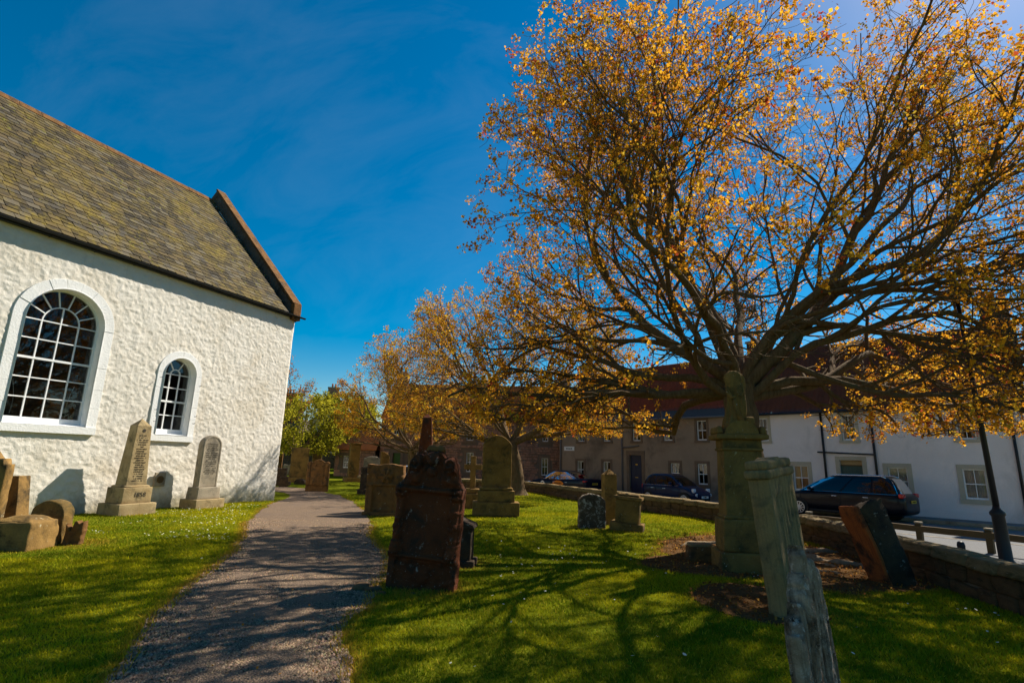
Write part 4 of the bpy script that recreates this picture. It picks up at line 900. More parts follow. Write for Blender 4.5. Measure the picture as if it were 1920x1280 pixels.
# white house
wh = thing('white_house', 'pale white two-storey house with brown pantile roof and black drainpipes', 'house', (SB[0], SB[1], 0), SROT)
hx0, hx1 = -8.3*K, 4.9*K
lowW = [(-5.15*K, -4.35*K), (-.55*K, .27*K), (2.42*K, 3.25*K)]; zl = (zk(.5), zk(1.88)); upW = [(-7.0*K, -6.35*K), (-2.45*K, -1.78*K), (2.45*K, 3.15*K)]; zu = (zk(3.25), zk(4.62))
door = (-2.72*K, -1.66*K, ZB, zk(2.2))
ops = [(a, c, *zl) for a, c in lowW] + [(a, c, *zu) for a, c in upW] + [door]
wall_openings(wh, hx0, hx1, ZB-.2, ZE, ops, M['house_white']); house_shell(wh, hx0, hx1, ZB-.2, ZE, YR, ZR-.06, 2*YR, M['house_white'])
for k, (a, c) in enumerate(lowW): sash(wh, a, c, *zl, mm=M['margin'], mw=.17, curtain=(M['blind'] if k == 0 else M['curtain'], 'full'))
for a, c in upW: sash(wh, a, c, *zu, mm=M['margin'], mw=.12, curtain=(M['curtain'], 'part'))
b = MB(); b.box(door[0], door[1], .09, .14, ZB, door[3]-.25); dob = b.build('door', plain('teal_green_paint', (.05, .10, .085), .5), wh)
for k in range(7):
    xx = door[0]+.06+k*(door[1]-door[0]-.1)/7; b = MB(); b.box(xx, xx+.10, .075, .092, ZB+.1, door[3]-.32); b.build('door_board', dob.data.materials[0], dob)
b = MB(); b.box(door[0], door[1], .07, .13, door[3]-.26, door[3]-.21); b.build('transom', M['timber'], dob); b = MB(); b.add([(door[0], .11, door[3]-.21), (door[1], .11, door[3]-.21), (door[1], .11, door[3]), (door[0], .11, door[3])], [(0, 1, 2, 3)]); b.build('fanlight', M['blind'], dob)
for a, c, e, d, nm in ((door[0]-.17, door[0], ZB, door[3], 'door_jamb'), (door[1], door[1]+.17, ZB, door[3], 'door_jamb'), (door[0]-.17, door[1]+.17, door[3], door[3]+.17, 'door_lintel')):
    b = MB(); b.box(a, c, -.03, .05, e+.001, d-.001); b.build(nm, M['margin'], wh)
for xx in (-3.42*K, -1.02*K, 4.44*K): pipe(wh, [(xx, -.07, ZB), (xx, -.07, ZE-.1)], .05)
pipe(wh, [(-3.75*K, -.07, zk(2.62)), (-1.0*K, -.07, zk(2.5))], .035, 'waste_pipe')
b = MB(); b.box(3.08, 3.5, -.012, .02, .02, .2); b.build('air_vent', M['obelisk_grey'], wh)
b = MB(); b.box(hx0, hx1, -.03, .0, ZB-.02, ZB+.34); b.build('base_course', M['house_white'], wh)
pantile_roof(wh, hx0-.02, hx1-.12, -.22, ZE-.02, YR, ZR, M['tile_brown']); pantile_roof(wh, hx0-.02, hx1-.12, 2*YR+.22, ZE-.02, YR, ZR, M['tile_brown'], name='rear_roof')
b = MB(); b.tube([(hx0, YR, ZR+.02), (hx1, YR, ZR+.02)], .11, 10); b.build('ridge_tiles', M['tile_brown'], wh, True)
b = MB(); b.prism([(-.15, ZE-.15), (-.15, ZE+.1), (YR, ZR+.22), (YR, ZR-.1)], 0, .24); o = b.build('gable_skew', M['dark_stone'], wh); o.rotation_euler = (0, 0, pi/2); o.location = (hx1+.12, 0, 0)
pipe(wh, [(hx0, -.27, ZE-.06), (hx1, -.27, ZE-.06)], .06, 'gutter'); chimney(wh, hx1-.5, YR, ZR-.8, ZR+1.15, .95, .65, 3, M['dark_stone']); chimney(wh, hx0+.3, YR, ZR-.8, ZR+.85, .8, .65, 2, M['dark_stone'])
# grey house
gh = thing('grey_house', 'dark grey rendered two-storey house with red pantile roof and navy door', 'house', (SB[0], SB[1], 0), SROT)
gx0, gx1 = -23.1*K, -8.32*K
upG = [(c*K-.29, c*K+.29) for c in (-20.8, -18.3, -15.65, -13.1, -10.62)]; zgu = (zk(3.33), zk(4.62)); loG = [(c*K-.29, c*K+.29) for c in (-20.9, -18.35, -12.65, -10.7)]; zgl = (zk(.52), zk(1.83))
gd = (-16.3*K, -15.27*K, ZB, zk(2.33)); ops = [(a, c, *zgu) for a, c in upG]+[(a, c, *zgl) for a, c in loG]+[gd]
wall_openings(gh, gx0, gx1, ZB-.2, ZE, ops, M['house_grey'], .16); house_shell(gh, gx0, gx1, ZB-.2, ZE, YR, ZR-.06, 2*YR, M['house_grey'])
for k, (a, c) in enumerate(upG): sash(gh, a, c, *zgu, mm=M['margin_brown'], mw=.13, curtain=(M['curtain'], 'part') if k == 2 else None)
for k, (a, c) in enumerate(loG): sash(gh, a, c, *zgl, mm=M['margin_brown'], mw=.15, curtain=(M['curtain'], 'part') if k in (0, 1) else None)
b = MB(); b.box(gd[0], gd[1], .1, .15, ZB, gd[3]); dob = b.build('door', plain('navy_paint', (.008, .012, .045), .45, spec=.4), gh)
for za, zb_ in ((.1, .85), (1.0, 1.95)):
    for xa in (.09, .48): b = MB(); b.box(gd[0]+xa, gd[0]+xa+.3, .088, .102, ZB+za, ZB+zb_); b.build('door_panel', dob.data.materials[0], dob)
brass = plain('brass', (.45, .27, .05), .35, metal=.8)
for zz, w_, h_ in ((1.02, .2, .04), (1.78, .16, .06)): b = MB(); b.box((gd[0]+gd[1])/2-w_/2, (gd[0]+gd[1])/2+w_/2, .08, .089, ZB+zz, ZB+zz+h_); b.build('letter_plate' if zz < 1.5 else 'number_plate', brass, dob)
for a, c, e, d, nm in ((gd[0]-.2, gd[0], ZB, gd[3], 'door_jamb'), (gd[1], gd[1]+.2, ZB, gd[3], 'door_jamb'), (gd[0]-.22, gd[1]+.22, gd[3], gd[3]+.26, 'door_lintel')):
    b = MB(); b.box(a, c, -.04, .05, e+.001, d-.001); b.build(nm, M['margin_brown'], gh)
gp = plain('grey_painted_pipe', (.16, .14, .13), .6)
pipe(gh, [(-16.9*K, -.07, ZB), (-16.9*K, -.07, ZE-.1)], .05, mat=gp); pipe(gh, [(-16.85*K, -.08, zk(2.85)), (-15.45*K, -.08, zk(2.98))], .045, 'waste_pipe', gp); pipe(gh, [(-22.9*K, -.07, ZB), (-22.9*K, -.07, ZE-.1)], .045, mat=gp)
sp_ = .55; ax_, az_ = -.22+sp_*cos(atan2(ZR-ZE, YR+.22)), ZE-.02+sp_*sin(atan2(ZR-ZE, YR+.22))
b = MB(); b.add([(gx0, -.22, ZE-.0), (gx1, -.22, ZE), (gx1, ax_, az_+.02), (gx0, ax_, az_+.02)], [(0, 1, 2, 3)]); b.build('slate_eaves_course', M['slate_blue'], gh)
pantile_roof(gh, gx0, gx1, ax_, az_, YR, ZR, M['tile_red']); pantile_roof(gh, gx0, gx1, 2*YR+.22, ZE-.02, YR, ZR, M['tile_red'], name='rear_roof')
pipe(gh, [(gx0, -.27, ZE-.06), (gx1, -.27, ZE-.06)], .055, 'gutter', gp); b = MB(); b.tube([(gx0, YR, ZR+.02), (gx1, YR, ZR+.02)], .11, 10); b.build('ridge_tiles', M['tile_red'], gh, True)
chimney(gh, gx0+.6, YR, ZR-.8, ZR+.9, .9, .6, 2)
b = MB(); b.box(gx0+.45, gx0+1.35, -.03, -.005, zk(2.62), zk(2.95)); sg = b.build('street_name_plate', M['white_paint'], gh); tag(sg, 'white street name plate on the grey wall'); marks(sg, 1, .7, zk(2.78)-.05, .1, -.034, M['ink'], gx0+.9, h=.09, seed=9, name='lettering')
# stone cottage
cr = atan2(38.75-39.6, 4.6+9.4); cl = hypot(14.0, .85)
sc = thing('stone_cottage', 'long pink rubble stone cottage with pantile roof behind the trees', 'cottage', (-9.4, 39.6, 0), cr)
CZE = 4.45
wins = [(2.1, 2.55, 1.0, 2.15), (6.35, 6.85, .85, 2.2), (11.75, 12.2, .75, 1.95)]; ups = [(6.3, 6.8, 3.05, 3.75), (11.8, 12.2, 3.1, 3.7), (.9, 1.3, 3.1, 3.7)]; cd = (1.0, 1.55, -.2, 2.05)
ops = wins+ups+[cd]; wall_openings(sc, 0, cl, -.3, CZE, ops, M['mortar'], .2); house_shell(sc, 0, cl, -.3, CZE, 2.8, CZE+2.9, 5.6, M['mortar'])
for o_ in wins+ups: sash(sc, *o_, mm=M['margin_brown'], mw=.16, cols=2, fy=.1)
b = MB(); b.box(cd[0], cd[1], .12, .17, cd[2], cd[3]); b.build('door', plain('green_paint', (.05, .12, .015), .5), sc)
for a, c, e, d in ((cd[0]-.2, cd[0], cd[2], cd[3]), (cd[1], cd[1]+.2, cd[2], cd[3]), (cd[0]-.2, cd[1]+.2, cd[3], cd[3]+.25)): b = MB(); b.box(a, c, -.05, .05, e, d); b.build('door_surround', M['margin_brown'], sc)
rubble_face(sc, 0, cl, -.1, CZE, 0, [(a-.18, c+.18, e-.18, d+.2) for a, c, e, d in ops], M['rubble'], seed=8)
pantile_roof(sc, -.1, cl+.1, -.2, CZE-.02, 2.8, CZE+3.0, M['tile_orange']); pantile_roof(sc, -.1, cl+.1, 5.8, CZE-.02, 2.8, CZE+3.0, M['tile_orange'], name='rear_roof')
chimney(sc, .6, 2.8, CZE+2.2, CZE+3.9, .9, .6, 2); chimney(sc, cl-.6, 2.8, CZE+2.2, CZE+3.9, .9, .6, 2)
# low wing with orange roof
wg = thing('low_wing', 'low outbuilding with bright orange hipped tile roof left of the stone cottage', 'outbuilding', (-12.5, 39.3, 0), -.03)
wall_openings(wg, 0, 2.9, -.3, 2.25, [(.6, 1.0, .9, 1.75)], M['mortar'], .15); rubble_face(wg, 0, 2.9, -.1, 2.2, 0, [(.45, 1.15, .75, 1.9)], M['rubble'], seed=3); sash(wg, .6, 1.0, .9, 1.75, mm=M['margin_brown'], mw=.12, fy=.08)
b = MB(); b.add([(0, 0, -.3), (0, 3.5, -.3), (0, 3.5, 2.25), (0, 0, 2.25), (2.9, 3.5, -.3), (2.9, 3.5, 2.25)], [(0, 3, 2, 1), (1, 2, 5, 4)]); b.build('side_wall', M['rubble'], wg)
nr = 9
for k in range(nr):
    t0, t1 = k/nr, (k+1)/nr; b = MB()
    p = lambda t, xx: (xx, -.2+1.95*t, 2.2+1.6*t)
    xa, xb = -.15+1.5*t0, -.15+1.5*t1; b.add([p(t0, xa), p(t0, 3.0), p(t1+.01, 3.0), p(t1+.01, xb), (xa, -.2+1.95*t0, 2.15+1.6*t0), (3.0, -.2+1.95*t0, 2.15+1.6*t0)], [(0, 1, 2, 3), (4, 5, 1, 0)]); o = b.build('tile_course', M['tile_orange'], wg); o.location = (0, -.015*(k % 2), .03+.0*k)
b = MB(); b.add([(-.15, -.2, 2.2), (1.35, 1.75, 3.8), (-.15, 3.7, 2.2)], [(0, 1, 2)]); b.add([(1.35, 1.75, 3.8), (3.0, 1.75, 3.8), (3.0, 3.7, 2.2), (-.15, 3.7, 2.2)], [(0, 1, 2, 3)]); b.build('roof_hip', M['tile_orange'], wg)
# far gabled house with chimney
fh = thing('far_gabled_house', 'far cream gabled house with tall chimney pots above the green tree', 'house', (-23.6, 64, 0), .30)
b = MB(); b.prism([(0, -.5), (5.5, -.5), (5.5, 5.6), (2.75, 8.6), (0, 5.6)], 0, 8); b.build('wall', plain('cream_render', (.50, .40, .25), .9), fh)
for s_ in (-1, 1):
    b = MB(); e = 2.75; b.add([(e+s_*3.0, -.2, 5.45), (e, -.2, 8.75), (e, 8.2, 8.75), (e+s_*3.0, 8.2, 5.45)], [(0, 1, 2, 3)]); b.build('roof_slope', M['tile_red'], fh)
chimney(fh, 2.2, .5, 7.6, 9.9, 1.3, .8, 2, M['rubble']); b = MB(); b.box(3.1, 3.9, -.03, .02, 3.2, 4.6); b.build('window', M['hglass'], fh)
fh2 = thing('far_dark_house', 'dark far house with a row of chimney pots seen past the church corner', 'house', (-33, 66, 0), .1)
b = MB(); b.prism([(0, -.5), (7, -.5), (7, 6.2), (0, 6.2)], 0, 6); b.build('wall', plain('dark_render', (.12, .09, .07), .9), fh2); b = MB(); b.add([(-.2, -.2, 6.1), (7.2, -.2, 6.1), (7.2, 3, 8.6), (-.2, 3, 8.6)], [(0, 1, 2, 3)]); b.build('roof', M['slate_blue'], fh2); chimney(fh2, 4.5, 3, 8, 9.6, 2.2, .8, 4, M['dark_stone'])

# ------------------------------------------------------------------ cars
def carpaint(name, c):
    m, N, L, P = nodes(name); P.inputs['Base Color'].default_value = (*c, 1); P.inputs['Roughness'].default_value = .28; P.inputs['Coat Weight'].default_value = .2; P.inputs['Coat Roughness'].default_value = .06; P.inputs['Metallic'].default_value = .0; P.inputs['Specular IOR Level'].default_value = .15
    v = coords(N, L); n = noise(N, L, v, 2.5, 5, .6); r = N.new('ShaderNodeMapRange'); r.inputs['To Min'].default_value = .2; r.inputs['To Max'].default_value = .42; L.new(n, r.inputs[0]); L.new(r.outputs[0], P.inputs['Roughness']); return m
M['tyre'] = plain('tyre_rubber', (.012, .012, .012), .85); M['alloy'] = plain('alloy_rim', (.55, .55, .56), .35, metal=.7); M['chrome'] = plain('chrome', (.7, .7, .72), .15, metal=1, bs=0)
M['red_lamp'] = plain('red_lamp_lens', (.55, .012, .01), .2, spec=.6, bs=0); M['head_lamp'] = plain('clear_lamp_lens', (.65, .68, .72), .12, spec=.8, bs=0); M['black_trim'] = plain('black_trim', (.015, .015, .016), .6)
M['carglass'] = glass_mat('car_glass', (.12, .14, .15), .7); M['yplate'] = plain('yellow_plate', (.65, .42, .03), .5); M['wplate'] = plain('white_plate', (.75, .75, .72), .5)
def car(name, label, loc, rz, L_, W, H, paint, st, cab, wheels, wr, spokes=10, head=None, tail=None, rails=False, plate=None, seats=True, belt=None):
    """st: body stations (x, zlow, ztop, halfwidth); cab: (z, xrear, xfront, halfwidth) rings from belt to roof"""
    g = thing(name, label, 'car', loc, rz, 'cars parked along the street')
    S = []; 
    for x, zl_, zt, hw in st:
        zm = zl_+(zt-zl_)*.5; S.append([(0, zl_), (hw*.80, zl_), (hw*.95, zl_+.06), (hw*.985, zl_+.2), (hw, zm+.02), (hw*.985, zt-.14), (hw*.95, zt-.05), (hw*.86, zt-.005), (hw*.45, zt+.02), (0, zt+.028)])
    n = len(S[0]); ring = 2*n-2; V = []
    for (x, *_), s in zip(st, S):
        V += [(x, y, z) for y, z in s] + [(x, -y, z) for y, z in s[-2:0:-1]]
    m = len(st); F = [(i*ring+k, i*ring+(k+1) % ring, (i+1)*ring+(k+1) % ring, (i+1)*ring+k) for i in range(m-1) for k in range(ring)]+[tuple(range(ring)), tuple(range((m-1)*ring, m*ring))[::-1]]
    b = MB(); b.add(V, F); body = b.build('body', paint, g, True); sb = body.modifiers.new('s', 'SUBSURF'); sb.levels = sb.render_levels = 2
    bm = bmesh.new(); bm.from_mesh(body.data); bmesh.ops.recalc_face_normals(bm, faces=bm.faces); bm.to_mesh(body.data); bm.free()
    na = 40; V = []
    def ringpt(xr, xf, hw, t, off=0):
        c, s = cos(t), sin(t); e = .28; cx = (xr+xf)/2; hl = (xf-xr)/2; return cx+(hl+off)*np.sign(c)*abs(c)**e, (hw+off)*np.sign(s)*abs(s)**e
    for z, xr, xf, hw in cab: V += [(*ringpt(xr, xf, hw, 2*pi*k/na), z) for k in range(na)]
    m = len(cab); b = MB(); b.add(V, [(i*na+k, i*na+(k+1) % na, (i+1)*na+(k+1) % na, (i+1)*na+k) for i in range(m-1) for k in range(na)]+[tuple(range((m-1)*na, m*na))]); cb = b.build('cabin', paint, g, True)
    zs_ = [c[0] for c in cab]; I = lambda z, k: float(np.interp(z, zs_, [c[k] for c in cab])); zb, zt = zs_[0]+.03, zs_[-3]-.02
    def glass(z0, z1, fa, fb, side, nm):                      # side glass between fractional lengths
        nu, nv = 8, 6; V = []
        for j in range(nv+1):
            z = z0+(z1-z0)*j/nv; xr, xf, hw = I(z, 1)+.09, I(z, 2)-.10, I(z, 3)
            for i_ in range(nu+1): x = xr+(xf-xr)*(fa+(fb-fa)*i_/nu); cx, hl = (I(z, 1)+I(z, 2))/2, (I(z, 2)-I(z, 1))/2; q = min(1, abs((x-cx)/hl)); y = (hw)*(1-q**(2/.28))**(.14) if q < 1 else 0; V.append((x, side*(y+.008), z))
        b = MB(); b.add(V, [(j*(nu+1)+i_, j*(nu+1)+i_+1, (j+1)*(nu+1)+i_+1, (j+1)*(nu+1)+i_) for j in range(nv) for i_ in range(nu)]); return b.build(nm, M['carglass'], g, True)
    cuts = belt or [0, .44, 1]
    for sd in (-1, 1):
        for a, c in zip(cuts[:-1], cuts[1:]): glass(zb, zt, a+(.012 if a else 0), c-(.012 if c < 1 else 0), sd, 'side_window')
    for fr_, nm in ((1, 'windscreen'), (-1, 'rear_window')):
        V = []; nu, nv = 8, 6
        for j in range(nv+1):
            z = zb+(zt-zb)*j/nv; xr, xf, hw = I(z, 1), I(z, 2), I(z, 3)
            for i_ in range(nu+1):
                y = (hw-.12)*(2*i_/nu-1); q = abs(y)/hw; cx, hl = (xr+xf)/2, (xf-xr)/2; x = cx+fr_*(hl*(1-q**(2/.28))**.14+.008); V.append((x, y, z))
        b = MB(); b.add(V, [(j*(nu+1)+i_, j*(nu+1)+i_+1, (j+1)*(nu+1)+i_+1, (j+1)*(nu+1)+i_) for j in range(nv) for i_ in range(nu)]); b.build(nm, M['carglass'], g, True)
    HW = max(s[3] for s in st)
    for wx in wheels:
        for sd in (-1, 1):
            b = MB(); b.tube([(wx, sd*(HW-.26), wr+.02), (wx, sd*(HW+.004), wr+.02)], wr*1.13, 24); b.build('wheel_arch', M['black_trim'], g)
            b = MB(); pr = [(wr*.62, -.10), (wr*.93, -.10), (wr, -.06), (wr, .06), (wr*.93, .095), (wr*.66, .10)]; b.lathe(pr, 26); w = b.build('wheel', M['tyre'], g, True); w.rotation_euler = (-sd*pi/2, 0, 0); w.location = (wx, sd*(HW-.085), wr)
            b = MB(); b.lathe([(wr*.70, .085), (wr*.70, .112), (wr*.62, .115), (wr*.60, .07), (.02, .06)], 26); b.build('rim', M['alloy'], w)
            b = MB(); b.lathe([(wr*.17, .06), (wr*.17, .11), (.03, .118)], 14)
            for k in range(spokes):
                an = 2*pi*k/spokes; d = np.array([cos(an), sin(an)]); p = np.array([-sin(an), cos(an)])*wr*.055; q = [d*wr*.12-p*1.2, d*wr*.63-p*.8, d*wr*.63+p*.8, d*wr*.12+p*1.2]
                V = [(*v, .075) for v in q]+[(*v, .108) for v in q]; b.add(V, [(0, 1, 5, 4), (1, 2, 6, 5), (2, 3, 7, 6), (3, 0, 4, 7), (4, 5, 6, 7)])
            b.build('spokes', M['alloy'], w)
    xf0 = st[-1][0]; xr0 = st[0][0]
    def pod(c, s, mat, nm, r=.04): b = MB(); b.rblock((c[0], c[1], c[2]-s[2]/2), s, r, 4, 0); return b.build(nm, mat, g, True)
    for sd in (-1, 1):
        if head: pod((head[0], sd*head[1], head[2]), head[3], M['head_lamp'], 'headlight')
        if tail: pod((tail[0], sd*tail[1], tail[2]), tail[3], M['red_lamp'], 'tail_light')
        mx_ = I(zb, 2)-.55; pod((mx_, sd*(HW+.07), zb+.09), (.13, .2, .13), paint, 'mirror', .05)
        for hx in ([cab[0][1]+(cab[0][2]-cab[0][1])*f_ for f_ in (.30, .60)]): pod((hx, sd*(HW+.002), zs_[0]-.14), (.2, .035, .03), M['chrome'], 'door_handle', .012)
        pod(((wheels[0]+wheels[1])/2, sd*(HW-.01), .26), (abs(wheels[1]-wheels[0])-2.4*wr, .06, .1), M['black_trim'], 'sill', .03)
        b = MB(); b.tube([(I(zb, 1)+.1, sd*(I(zb, 3)+.012), zs_[0]+.015), (I(zb, 2)-.15, sd*(I(zb, 3)+.012), zs_[0]+.015)], .010, 6); b.build('window_strip', M['chrome'] if rails != 'none' else M['black_trim'], g)
        for f_ in cuts[1:-1]+[.97]:
            xx = I(zb, 1)+(I(zb, 2)-I(zb, 1))*f_; b = MB(); b.box(xx-.006, xx+.006, sd*(HW+.0015)-.003, sd*(HW+.0015)+.003, .35, zs_[0]-.08); b.build('door_gap', M['black_trim'], g)
        if rails is True:
            b = MB(); zz = cab[-1][0]; zz = cab[-3][0]; yr_ = cab[-3][3]-.02; b.tube([(I(zz, 1)+.12, sd*yr_, zz), (I(zz, 1)+.3, sd*yr_, zz+.075), (I(zz, 2)-.35, sd*yr_, zz+.075), (I(zz, 2)-.1, sd*yr_, zz-.01)], .026, 8); b.build('roof_rail', M['chrome'], g, True)
    if plate:
        for (px, pz, mat, rot) in plate:
            b = MB(); b.box(-.006, .006, -.26, .26, -.055, .055); o = b.build('number_plate', mat, g); o.location = (px, 0, pz); q = marks(o, 1, .42, -.03, .1, -.008, M['ink'], 0, h=.06, seed=int(px*10)+40, name='lettering'); q.rotation_euler = (0, 0, -pi/2 if px < 0 else pi/2)
    if seats:
        for sx_ in (cab[0][1]+.75, cab[0][1]+1.65):
            for sy_ in (-.38, .38): pod((sx_, sy_, zs_[0]+.1), (.16, .46, .5), M['black_trim'], 'seat', .07)
    return g
navy = carpaint('black_navy_paint', (.002, .003, .008)); blue = carpaint('deep_blue_paint', (.006, .016, .055)); black = carpaint('blue_black_paint', (.004, .007, .022)); silver = carpaint('silver_blue_paint', (.30, .36, .46))
CZ = -.23
def cpos(px, py): x_, y_ = street(px, py); return (x_, y_, CZ)
mpv = car('people_carrier', 'black people carrier with chrome roof rails parked outside the white house', cpos(-1.62, -2.3), SROT+pi-.10, 4.85, 1.9, 1.72, navy,
    [(-2.42, .42, .82, .70), (-2.38, .30, 1.02, .84), (-2.2, .24, 1.10, .92), (-1.4, .20, 1.12, .95), (0, .19, 1.08, .95), (1.1, .19, 1.04, .94), (1.75, .22, .98, .92), (2.2, .26, .84, .86), (2.4, .32, .70, .74), (2.43, .40, .60, .64)],
    [(1.02, -2.28, 1.55, .90), (1.2, -2.22, 1.22, .86), (1.4, -2.12, .86, .80), (1.56, -2.02, .52, .74), (1.64, -1.94, .28, .70), (1.69, -1.75, .0, .62), (1.70, -1.2, -.5, .40)], (-1.45, 1.45), .335, 10,
    (2.18, .68, .74, (.3, .26, .16)), (-2.30, .74, 1.0, (.16, .34, .17)), True, [(-2.44, .78, M['yplate'], 0), (2.45, .48, M['wplate'], 0)], belt=[0, .24, .55, 1])
fiat = car('small_hatchback', 'small rounded dark blue hatchback parked outside the grey house', cpos(-9.35, -2.5), SROT-.16, 3.57, 1.63, 1.49, blue,
    [(-1.74, .42, .72, .55), (-1.70, .30, .90, .68), (-1.55, .24, .98, .78), (-1.0, .2, 1.0, .815), (0, .19, .97, .815), (.75, .19, .93, .80), (1.2, .22, .86, .77), (1.55, .26, .74, .70), (1.74, .32, .62, .56), (1.78, .40, .55, .45)],
    [(.90, -1.62, .98, .76), (1.05, -1.56, .78, .72), (1.2, -1.48, .55, .67), (1.34, -1.36, .32, .61), (1.42, -1.22, .12, .56), (1.47, -1.0, -.1, .47), (1.485, -.7, -.4, .3)], (-1.15, 1.15), .29, 14,
    (1.56, .55, .72, (.16, .20, .20)), (-1.66, .60, .80, (.1, .14, .24)), 'plain', [(1.79, .42, M['wplate'], 0), (-1.76, .6, M['yplate'], 0)], belt=[0, .38, 1])
b = MB(); b.tube([(1.68, -.52, .52), (1.74, -.52, .52)], .075, 12); b.tube([(1.68, .52, .52), (1.74, .52, .52)], .075, 12); b.build('fog_lights', M['head_lamp'], fiat)
sedan = car('taxi_saloon', 'dark saloon taxi with orange oval door sign, parked leftmost by the grey house', cpos(-17.0, -2.6), SROT+pi+.02, 4.87, 1.85, 1.46, black,
    [(-2.42, .44, .80, .68), (-2.38, .32, .98, .82), (-2.2, .26, 1.02, .90), (-1.4, .2, 1.0, .925), (0, .19, .95, .925), (1.0, .19, .92, .915), (1.7, .22, .86, .89), (2.2, .26, .74, .82), (2.4, .32, .64, .70), (2.44, .40, .55, .60)],
    [(.90, -1.95, 1.30, .84), (1.05, -1.62, 1.02, .79), (1.18, -1.34, .78, .74), (1.30, -1.05, .5, .68), (1.38, -.82, .28, .63), (1.43, -.5, .05, .54), (1.445, -.2, -.05, .34)], (-1.45, 1.40), .33, 12,
    (2.2, .66, .66, (.3, .28, .12)), (-2.28, .68, .86, (.22, .42, .11)), 'chrome', [(-2.44, .72, M['yplate'], 0)], belt=[0, .46, 1])
b = MB(); b.box(-1.55, -1.35, -.2, .2, 1.18, 1.21); b.build('high_brake_light', M['red_lamp'], sedan)
orange = plain('orange_vinyl', (.80, .24, .01), .5); b = MB(); V = [(.45*cos(t)*.95-.35, .936, .68+.17*sin(t)) for t in np.linspace(0, 2*pi, 28, False)]; b.add(V, [tuple(range(28))[::-1]]); dg = b.build('door_sign', orange, sedan); q = marks(dg, 1, .56, 0, .1, 0, M['ink'], 0, h=.075, seed=77, name='lettering'); q.location = (-.35, .942, .645); q.rotation_euler = (0, 0, pi)
b = MB(); V = [(.9+.17*cos(t), .934, .63+.17*sin(t)) for t in np.linspace(0, 2*pi, 24, False)]; b.add(V, [tuple(range(24))[::-1]]); rs = b.build('round_sticker', M['wplate'], sedan); b = MB(); V = [(.9+.07*cos(t), .938, .63+.07*sin(t)) for t in np.linspace(0, 2*pi, 16, False)]; b.add(V, [tuple(range(16))[::-1]]); b.build('sticker_mark', M['ink'], rs)
silv = car('silver_blue_car', 'silver blue hatchback parked before the stone cottage, half hidden by gravestones', (-6.9, 36.6, CZ), -.05+pi, 4.1, 1.75, 1.46, silver,
    [(-2.02, .44, .80, .60), (-1.95, .32, .95, .78), (-1.7, .24, 1.0, .86), (-.9, .2, 1.0, .875), (.2, .19, .95, .87), (1.0, .2, .90, .85), (1.6, .24, .80, .78), (2.0, .34, .62, .62), (2.04, .42, .55, .5)],
    [(.92, -1.85, 1.15, .80), (1.1, -1.75, .85, .75), (1.25, -1.62, .6, .70), (1.36, -1.45, .36, .64), (1.42, -1.3, .18, .58), (1.455, -1.0, -.1, .48), (1.46, -.7, -.4, .3)], (-1.25, 1.3), .31, 10,
    (1.8, .62, .70, (.26, .24, .14)), (-1.92, .66, .86, (.12, .3, .16)), 'plain', None)

# ------------------------------------------------------------------ lamp posts, knee rail, bollard
def lamp(name, label, loc, h=5.75, lean=0):
    g = thing(name, label, 'street lamp', loc, 0, 'street lamps'); g.rotation_euler = (0, lean, 0)
    b = MB(); b.lathe([(.14, -.1), (.14, .06), (.115, .1), (.108, .92), (.13, .95), (.13, 1.0), (.075, 1.06), (.06, 1.12)], 20); b.build('base', M['black_iron'], g, True)
    b = MB(); b.tube([(0, 0, 1.05), (0, 0, h*.6), (0, 0, h)], [.058, .048, .038], 14); b.build('post', M['black_iron'], g, True)
    b = MB(); b.lathe([(.05, h-.02), (.33, h+.02), (.335, h+.05), (.20, h+.12), (.10, h+.17), (.085, h+.30), (.05, h+.33), (.04, h+.40), (.005, h+.42)], 28); hd = b.build('lamp_head', M['dark_stone'], g, True); hd.data.materials.clear(); hd.data.materials.append(plain('grey_lamp_metal', (.16, .14, .10), .5, .2))
    b = MB(); b.lathe([(.005, h-.10), (.10, h-.09), (.15, h-.03), (.15, h+.0)], 20); b.build('lamp_glass', plain('lamp_glass', (.5, .48, .4), .2), hd, True); return g
lamp('street_lamp', 'tall black street lamp with dish head standing just outside the boundary wall at right', (9.95, 11.25, -.06), 5.6, radians(-1.4))
lamp('street_lamp', 'far street lamp with dish head before the stone cottage', (-5.35, 35.3, -.25), 5.1)
g = thing('knee_rail', 'low timber knee-rail fence along the verge by the street', 'fence', (0, 0, 0))
ra, rb = np.array([8.9, 16.7]), np.array([13.0, 10.1]); rd = (rb-ra)/np.linalg.norm(rb-ra); ran = atan2(rd[1], rd[0])
for k in range(6):
    p = ra+(rb-ra)*(k/5*.9+.02); b = MB(); b.rblock((0, 0, -.3), (.13, .13, .72), .01, 3, .003); o = b.build('post', M['timber'], g); o.location = (p[0], p[1], 0); o.rotation_euler = (0, 0, ran)
    b = MB(); b.rblock((0, 0, 0), (.15, .15, .04), .008, 2, 0); c_ = b.build('post_cap', M['obelisk_grey'], g); c_.location = (p[0], p[1], .42); c_.rotation_euler = (0, 0, ran)
b = MB(); ln = np.linalg.norm(rb-ra); b.rblock((0, 0, .22), (ln, .06, .15), .008, (30, 2, 2), .006); o = b.build('rail', M['timber'], g); mid = (ra+rb)/2; o.location = (mid[0]-rd[1]*-.09, mid[1]+rd[0]*-.09, 0); o.rotation_euler = (0, 0, ran)
b = MB(); b.lathe([(.07, -.2), (.07, .25), (.075, .27), (.06, .34), (.02, .36)], 14); bo = b.build('bollard', M['black_iron'], None, True); bo.location = (9.45, 11.7, -.05); tag(bo, 'short black bollard peeping over the boundary wall', 'bollard')
